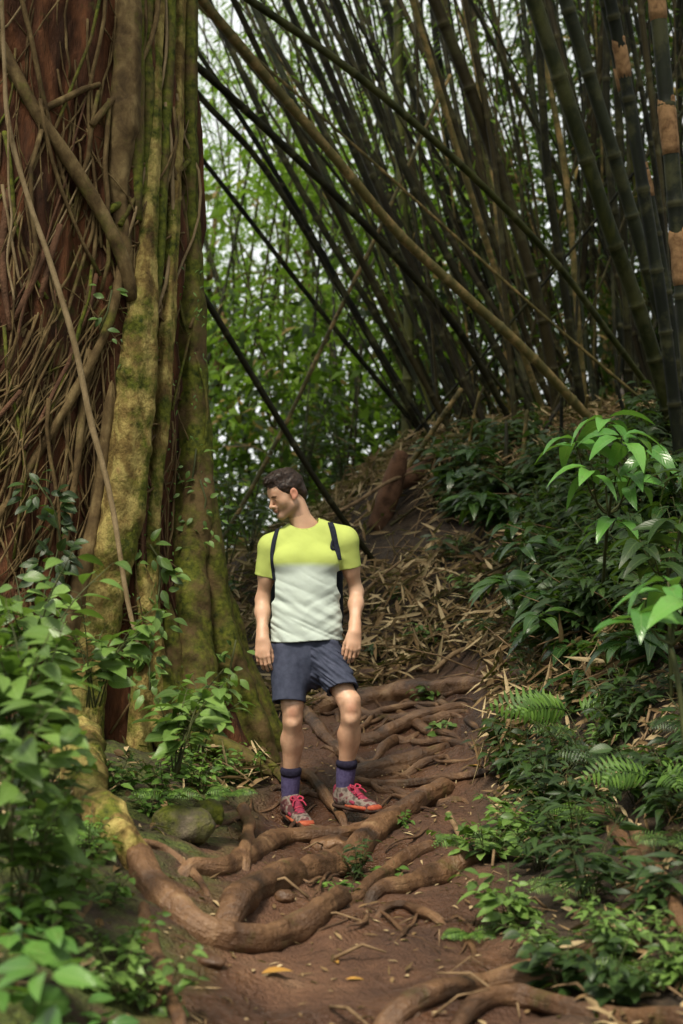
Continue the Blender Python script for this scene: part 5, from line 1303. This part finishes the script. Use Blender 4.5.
# wrinkles: soft diagonal drapes over the belly, bunching at the hem, creases at the armpits
xr, zr = X[..., 0] - Mp(306, 600)[0], X[..., 2] - Mp(306, 600)[2]
w1 = fbm(np.stack([xr * 6 + zr * 5, X[..., 1] * 5, zr * 17 + xr * 8], -1), 2, 12)
w2 = fbm(np.stack([xr * 10 - zr * 6, X[..., 1] * 6, zr * 30 - np.abs(xr) * 16], -1), 2, 14)
amp = np.interp(zr, [-.25, -.12, 0, .12, .25], [.008, .011, .008, .003, .0008])
D = D + (np.abs(w1) * -1.2 + .35) * amp * .95 + w2 * amp * .35
sh = np.maximum(D, -(D + 2 * t_))
hem = Mp(306, 641)[2] + .006 * np.sin(xr * 14) ; sh = np.maximum(sh, hem - X[..., 2])
for (a, b, f_) in ((sLa, sLb, .80), (sRa, sRb, .76)):
    d_ = unit(b - a); pl_ = (X - (a + (b - a) * f_)) @ d_
    near = (np.linalg.norm(X - (a + (b - a)), axis=-1) < .12) & (np.abs(X[..., 0] - Mp(306, 600)[0]) > .155)
    sh = np.where(near, np.maximum(sh, pl_), sh)
nk = Mp(304, 521, -.0); ne = np.linalg.norm((X - nk) / [1, 1.15, .62], axis=-1) - .079
sh = np.maximum(sh, -ne)
Vs.D = sh.astype(np.float32)
V, F = Vs.mesh()
lime = np.clip((V[:, 2] - zs_ + .015 + .006 * vnoise(V * 12, 3)) / .03, 0, 1); lime = np.maximum(lime, (np.abs(V[:, 0] - Mp(306, 600)[0]) > .165) & (V[:, 2] > Mp(306, 582)[2]))
shirt = build('shirt', Geo().add(V, F), MAT['shirt_cloth'], hiker, attr={'lime': lime})
SB = BVHTree.FromPolygons([tuple(v) for v in V], F.tolist())
# neckband
ringp = []
for a in np.linspace(0, 2 * np.pi, 28, endpoint=False):
    d_ = np.array([math.cos(a), math.sin(a) * 1.15]); best = None
    for zz in np.linspace(.045, -.045, 60):
        r_ = .079 * math.sqrt(max(0, 1 - (zz / .62 / .079) ** 2)); p_ = nk + np.array([d_[0] * r_, d_[1] * r_, zz])
        h_ = SB.find_nearest(Vector(p_))
        if best is None or h_[3] < best[0]: best = (h_[3], np.array(h_[0]))
    ringp.append(best[1])
ringp.append(ringp[0]); gcol = tube(np.array(ringp), [.0055] * len(ringp), 6, .02); build('collar', gcol, MAT['shirt_cloth'], shirt, attr={'lime': np.ones(gcol.n if len(gcol.V) == 1 else sum(len(v) for v in gcol.V))})
# ---- shorts
Vh = Vol(P(256, 716, 7.1) - [0, .3, 0], P(374, 632, 7.1) + [0, .22, 0], hs)
Vh.cap(Mp(307, 636), Mp(308, 656), .158, .168, .03, .62)
La, Lb = Mp(289, 650), Mp(287.5, 712, -.075); Ra, Rb = Mp(324.5, 655, -.02), Mp(348.5, 700, -.14)
Vh.cap(La, Lb, .092, .079, .02); Vh.cap(Ra, Rb, .092, .074, .02)
_s, X = Vh.reg(Vh.lo - 1, Vh.lo + 5); D = Vh.D
xr, zr = X[..., 0] - Mp(307, 660)[0], X[..., 2] - Mp(307, 660)[2]
right = xr > .02
w1 = fbm(np.stack([xr * 9, X[..., 1] * 7, zr * 38 + np.where(right, xr * 26, 0)], -1), 2, 22)
w0 = fbm(np.stack([xr * 22, X[..., 1] * 12, zr * 5], -1), 2, 24)
D = D + np.where(right, (-np.abs(w1) * 1.2 + .4) * .011, w0 * .006)
sh = np.maximum(D, -(D + .013)); sh = np.maximum(sh, X[..., 2] - Mp(307, 634)[2])
dl_ = unit(Lb - La); dr_ = unit(Rb - Ra)
cl = (X - Mp(287.5, 703.5, -.03)) @ dl_; cr = (X - Mp(347, 690, -.10)) @ unit(dr_ + np.array([-.25, 0, 0]))
sep = Mp(318, 690)[0]
sh = np.where(X[..., 0] < sep, np.maximum(sh, cl), np.maximum(sh, cr))
Vh.D = sh.astype(np.float32); V, F = Vh.mesh(); build('shorts', Geo().add(V, F), MAT['shorts_cloth'], hiker)
# ---- socks
for s, y0, y1 in (('L', 769.5, 808), ('R', 762, 800)):
    kn, an = J['kn' + s], J['an' + s]; tt = lambda y: (y - {'L': 712, 'R': 708}[s]) / ({'L': 799, 'R': 790}[s] - {'L': 712, 'R': 708}[s])
    top = kn + (an - kn) * tt(y0) + [0, .012, 0]; mid = kn + (an - kn) * (tt(y0) * .55 + .45) + [0, .008, 0]; low = an + [0, -.015, -.035]
    so = build('sock', tube([top, (top + mid) / 2, mid, an, low], [.049, .048, .047, .042, .037], 24, .01, .02, 30), MAT['sock_cloth'], hiker)
    build('cuff', tube([top + [0, 0, .008], top + [0, 0, -.006], top + (mid - top) * .33], [.050, .0535, .0515], 24, .008), MAT['sock_cuff'], so)
# ---- shoes
def shoe(an, ang, tip, label=None):
    f_ = np.array([math.sin(ang), -math.cos(ang), -math.sin(tip)]); f_ = unit(f_); s_ = unit(np.cross(f_, [0, 0, 1])); u_ = np.cross(s_, f_); M_ = np.stack([s_, f_, u_], 1)
    o_ = np.array(an) + np.array([0, 0, -.085])            # centre of the heel on the ground
    L = lambda x, y, z: o_ + M_ @ np.array([x, y, z])
    out = []
    def part(fn, name, mat, parent):
        v = Vol(o_ - .27, o_ + .27, .004); fn(v); V, F = v.mesh(); return build(name, Geo().add(V, F), mat, parent)
    def up(v):
        v.cap(L(0, -.024, .045), L(0, .05, .045), .043, .042, .02, 1); v.cap(L(0, .05, .043), L(-.004, .165, .024), .037, .027, .02, .85, ax=u_)
        v.ell(L(-.002, .165, .025), (.040, .048, .024), M_, .02); v.cap(L(0, .12, .028), L(0, .07, .03), .04, .036, .02, .75, ax=u_)
        v.cap(L(0, -.014, .05), L(0, -.004, .084), .046, .048, .02)
        v.cap(L(0, .03, .08), L(0, .05, .072), .026, .026, .02)
    shoe_ = part(up, 'shoe', MAT['shoe_grey'], hiker)
    def sole(v):
        v.cap(L(0, -.035, .006), L(0, .06, .004), .042, .038, .01, .42, ax=u_); v.cap(L(0, .06, .004), L(-.003, .175, .008), .04, .047, .01, .4, ax=u_)
        v.ell(L(0, .19, .014), (.038, .04, .014), M_, .01)
    part(sole, 'sole', MAT['shoe_sole'], shoe_)
    def org(v):
        v.ell(L(0, .195, .022), (.044, .032, .018), M_, .005); v.cap(L(.035, .04, .016), L(.041, .165, .018), .009, .01, .005); v.cap(L(-.035, .04, .016), L(-.045, .16, .018), .009, .01, .005)
    part(org, 'toe_guard', MAT['shoe_orange'], shoe_)
    def redp(v):
        v.cap(L(0, .07, .072), L(0, .125, .052), .024, .022, .01, .6, ax=u_); v.cap(L(0, -.052, .085), L(0, -.058, .045), .024, .022, .01); v.cap(L(0, .02, .098), L(0, .06, .085), .03, .026, .01, .7, ax=u_)
        v.cap(L(.03, .03, .05), L(.036, .09, .035), .013, .011, .01); v.cap(L(-.03, .03, .05), L(-.036, .09, .035), .013, .011, .01)
    part(redp, 'tongue', MAT['shoe_red'], shoe_)
    g = Geo()
    for k in range(5):
        y = .065 + k * .016; z = .096 - k * .0085
        g.merge(tube([L(-.026, y, z - .012), L(0, y + .006 * (-1) ** k, z), L(.026, y, z - .012)], [.004] * 3, 6, .01))
    for q in (-1, 1):
        g.merge(tube([L(0, .06, .1), L(q * .02, .05, .116), L(q * .034, .068, .108), L(q * .015, .072, .1)], [.0045] * 4, 6, .008))
        g.merge(tube([L(0, .062, .1), L(q * .025, .085, .1), L(q * .036, .105, .082)], [.0035] * 3, 6, .008))
    build('laces', g, MAT['lace_pink'], shoe_)
    return o_
oL = shoe(J['anL'] + np.array([.004, .0, -.002]), R(24), R(8)); oR = shoe(J['anR'] + np.array([.004, .0, .002]), R(46), R(2))
# ---- backpack: a slim pack on his back with two straps
bp_ = empty('backpack', Mp(306, 640, .16), 'small dark blue backpack worn by the hiker, only its straps showing', 'backpack')
Vb = Vol(Mp(306, 655, .0) - [.26, .0, 0], Mp(306, 510, .28) + [.26, 0, .02], .006)
Vb.cap(Mp(298, 560, .15), Mp(298, 618, .155), .135, .14, .03, .42); Vb.cap(Mp(316, 560, .15), Mp(316, 618, .155), .135, .14, .03, .42)
V, F = Vb.mesh(); build('pack_body', Geo().add(V, F), MAT['pack_cloth'], bp_)
def strap(pl, wd, name='strap', par=None):
    C = []; Nn = []
    c, _ = resample(np.array([P(x, y, 6.6) for x, y in pl]), np.ones(len(pl)), .01)
    for p in c:
        d = unit(p - CAM); r_ = SB.ray_cast(Vector(CAM), Vector(d), 9)
        if r_[0] is None: continue
        C.append(np.array(r_[0])); Nn.append(np.array(r_[1]))
    C = np.array(C); Nn = np.array(Nn)
    for _ in range(4): C[1:-1] = (C[:-2] + 2 * C[1:-1] + C[2:]) / 4; Nn[1:-1] = unit(Nn[:-2] + Nn[1:-1] + Nn[2:])
    T = unit(np.gradient(C, axis=0)); Sd = unit(np.cross(T, Nn)); Nn = np.cross(Sd, T)
    prof = [(-1, .2), (-.85, 1), (.85, 1), (1, .2), (.9, -.4), (-.9, -.4)]
    V = np.stack([C + Sd * (a * wd / 2) + Nn * (.004 + b * .0045) for a, b in prof], 1); k = len(prof); n = len(C)
    idx = np.arange(n * k).reshape(n, k); nx = np.roll(idx, -1, 1); F = np.stack([idx[:-1], nx[:-1], nx[1:], idx[1:]], -1).reshape(-1, 4)
    return build(name, Geo().add(V.reshape(-1, 3), F), MAT['strap_cloth'], par or bp_)
s1 = strap([(283, 524), (278, 530), (274, 541), (272.5, 553), (273, 565), (275, 580)], .022)
s2 = strap([(327, 519), (331.5, 526), (334.5, 537), (336.5, 548), (339, 560)], .030)
strap([(334, 538), (330.5, 546), (331, 552), (334.5, 549)], .012, 'webbing', s2)
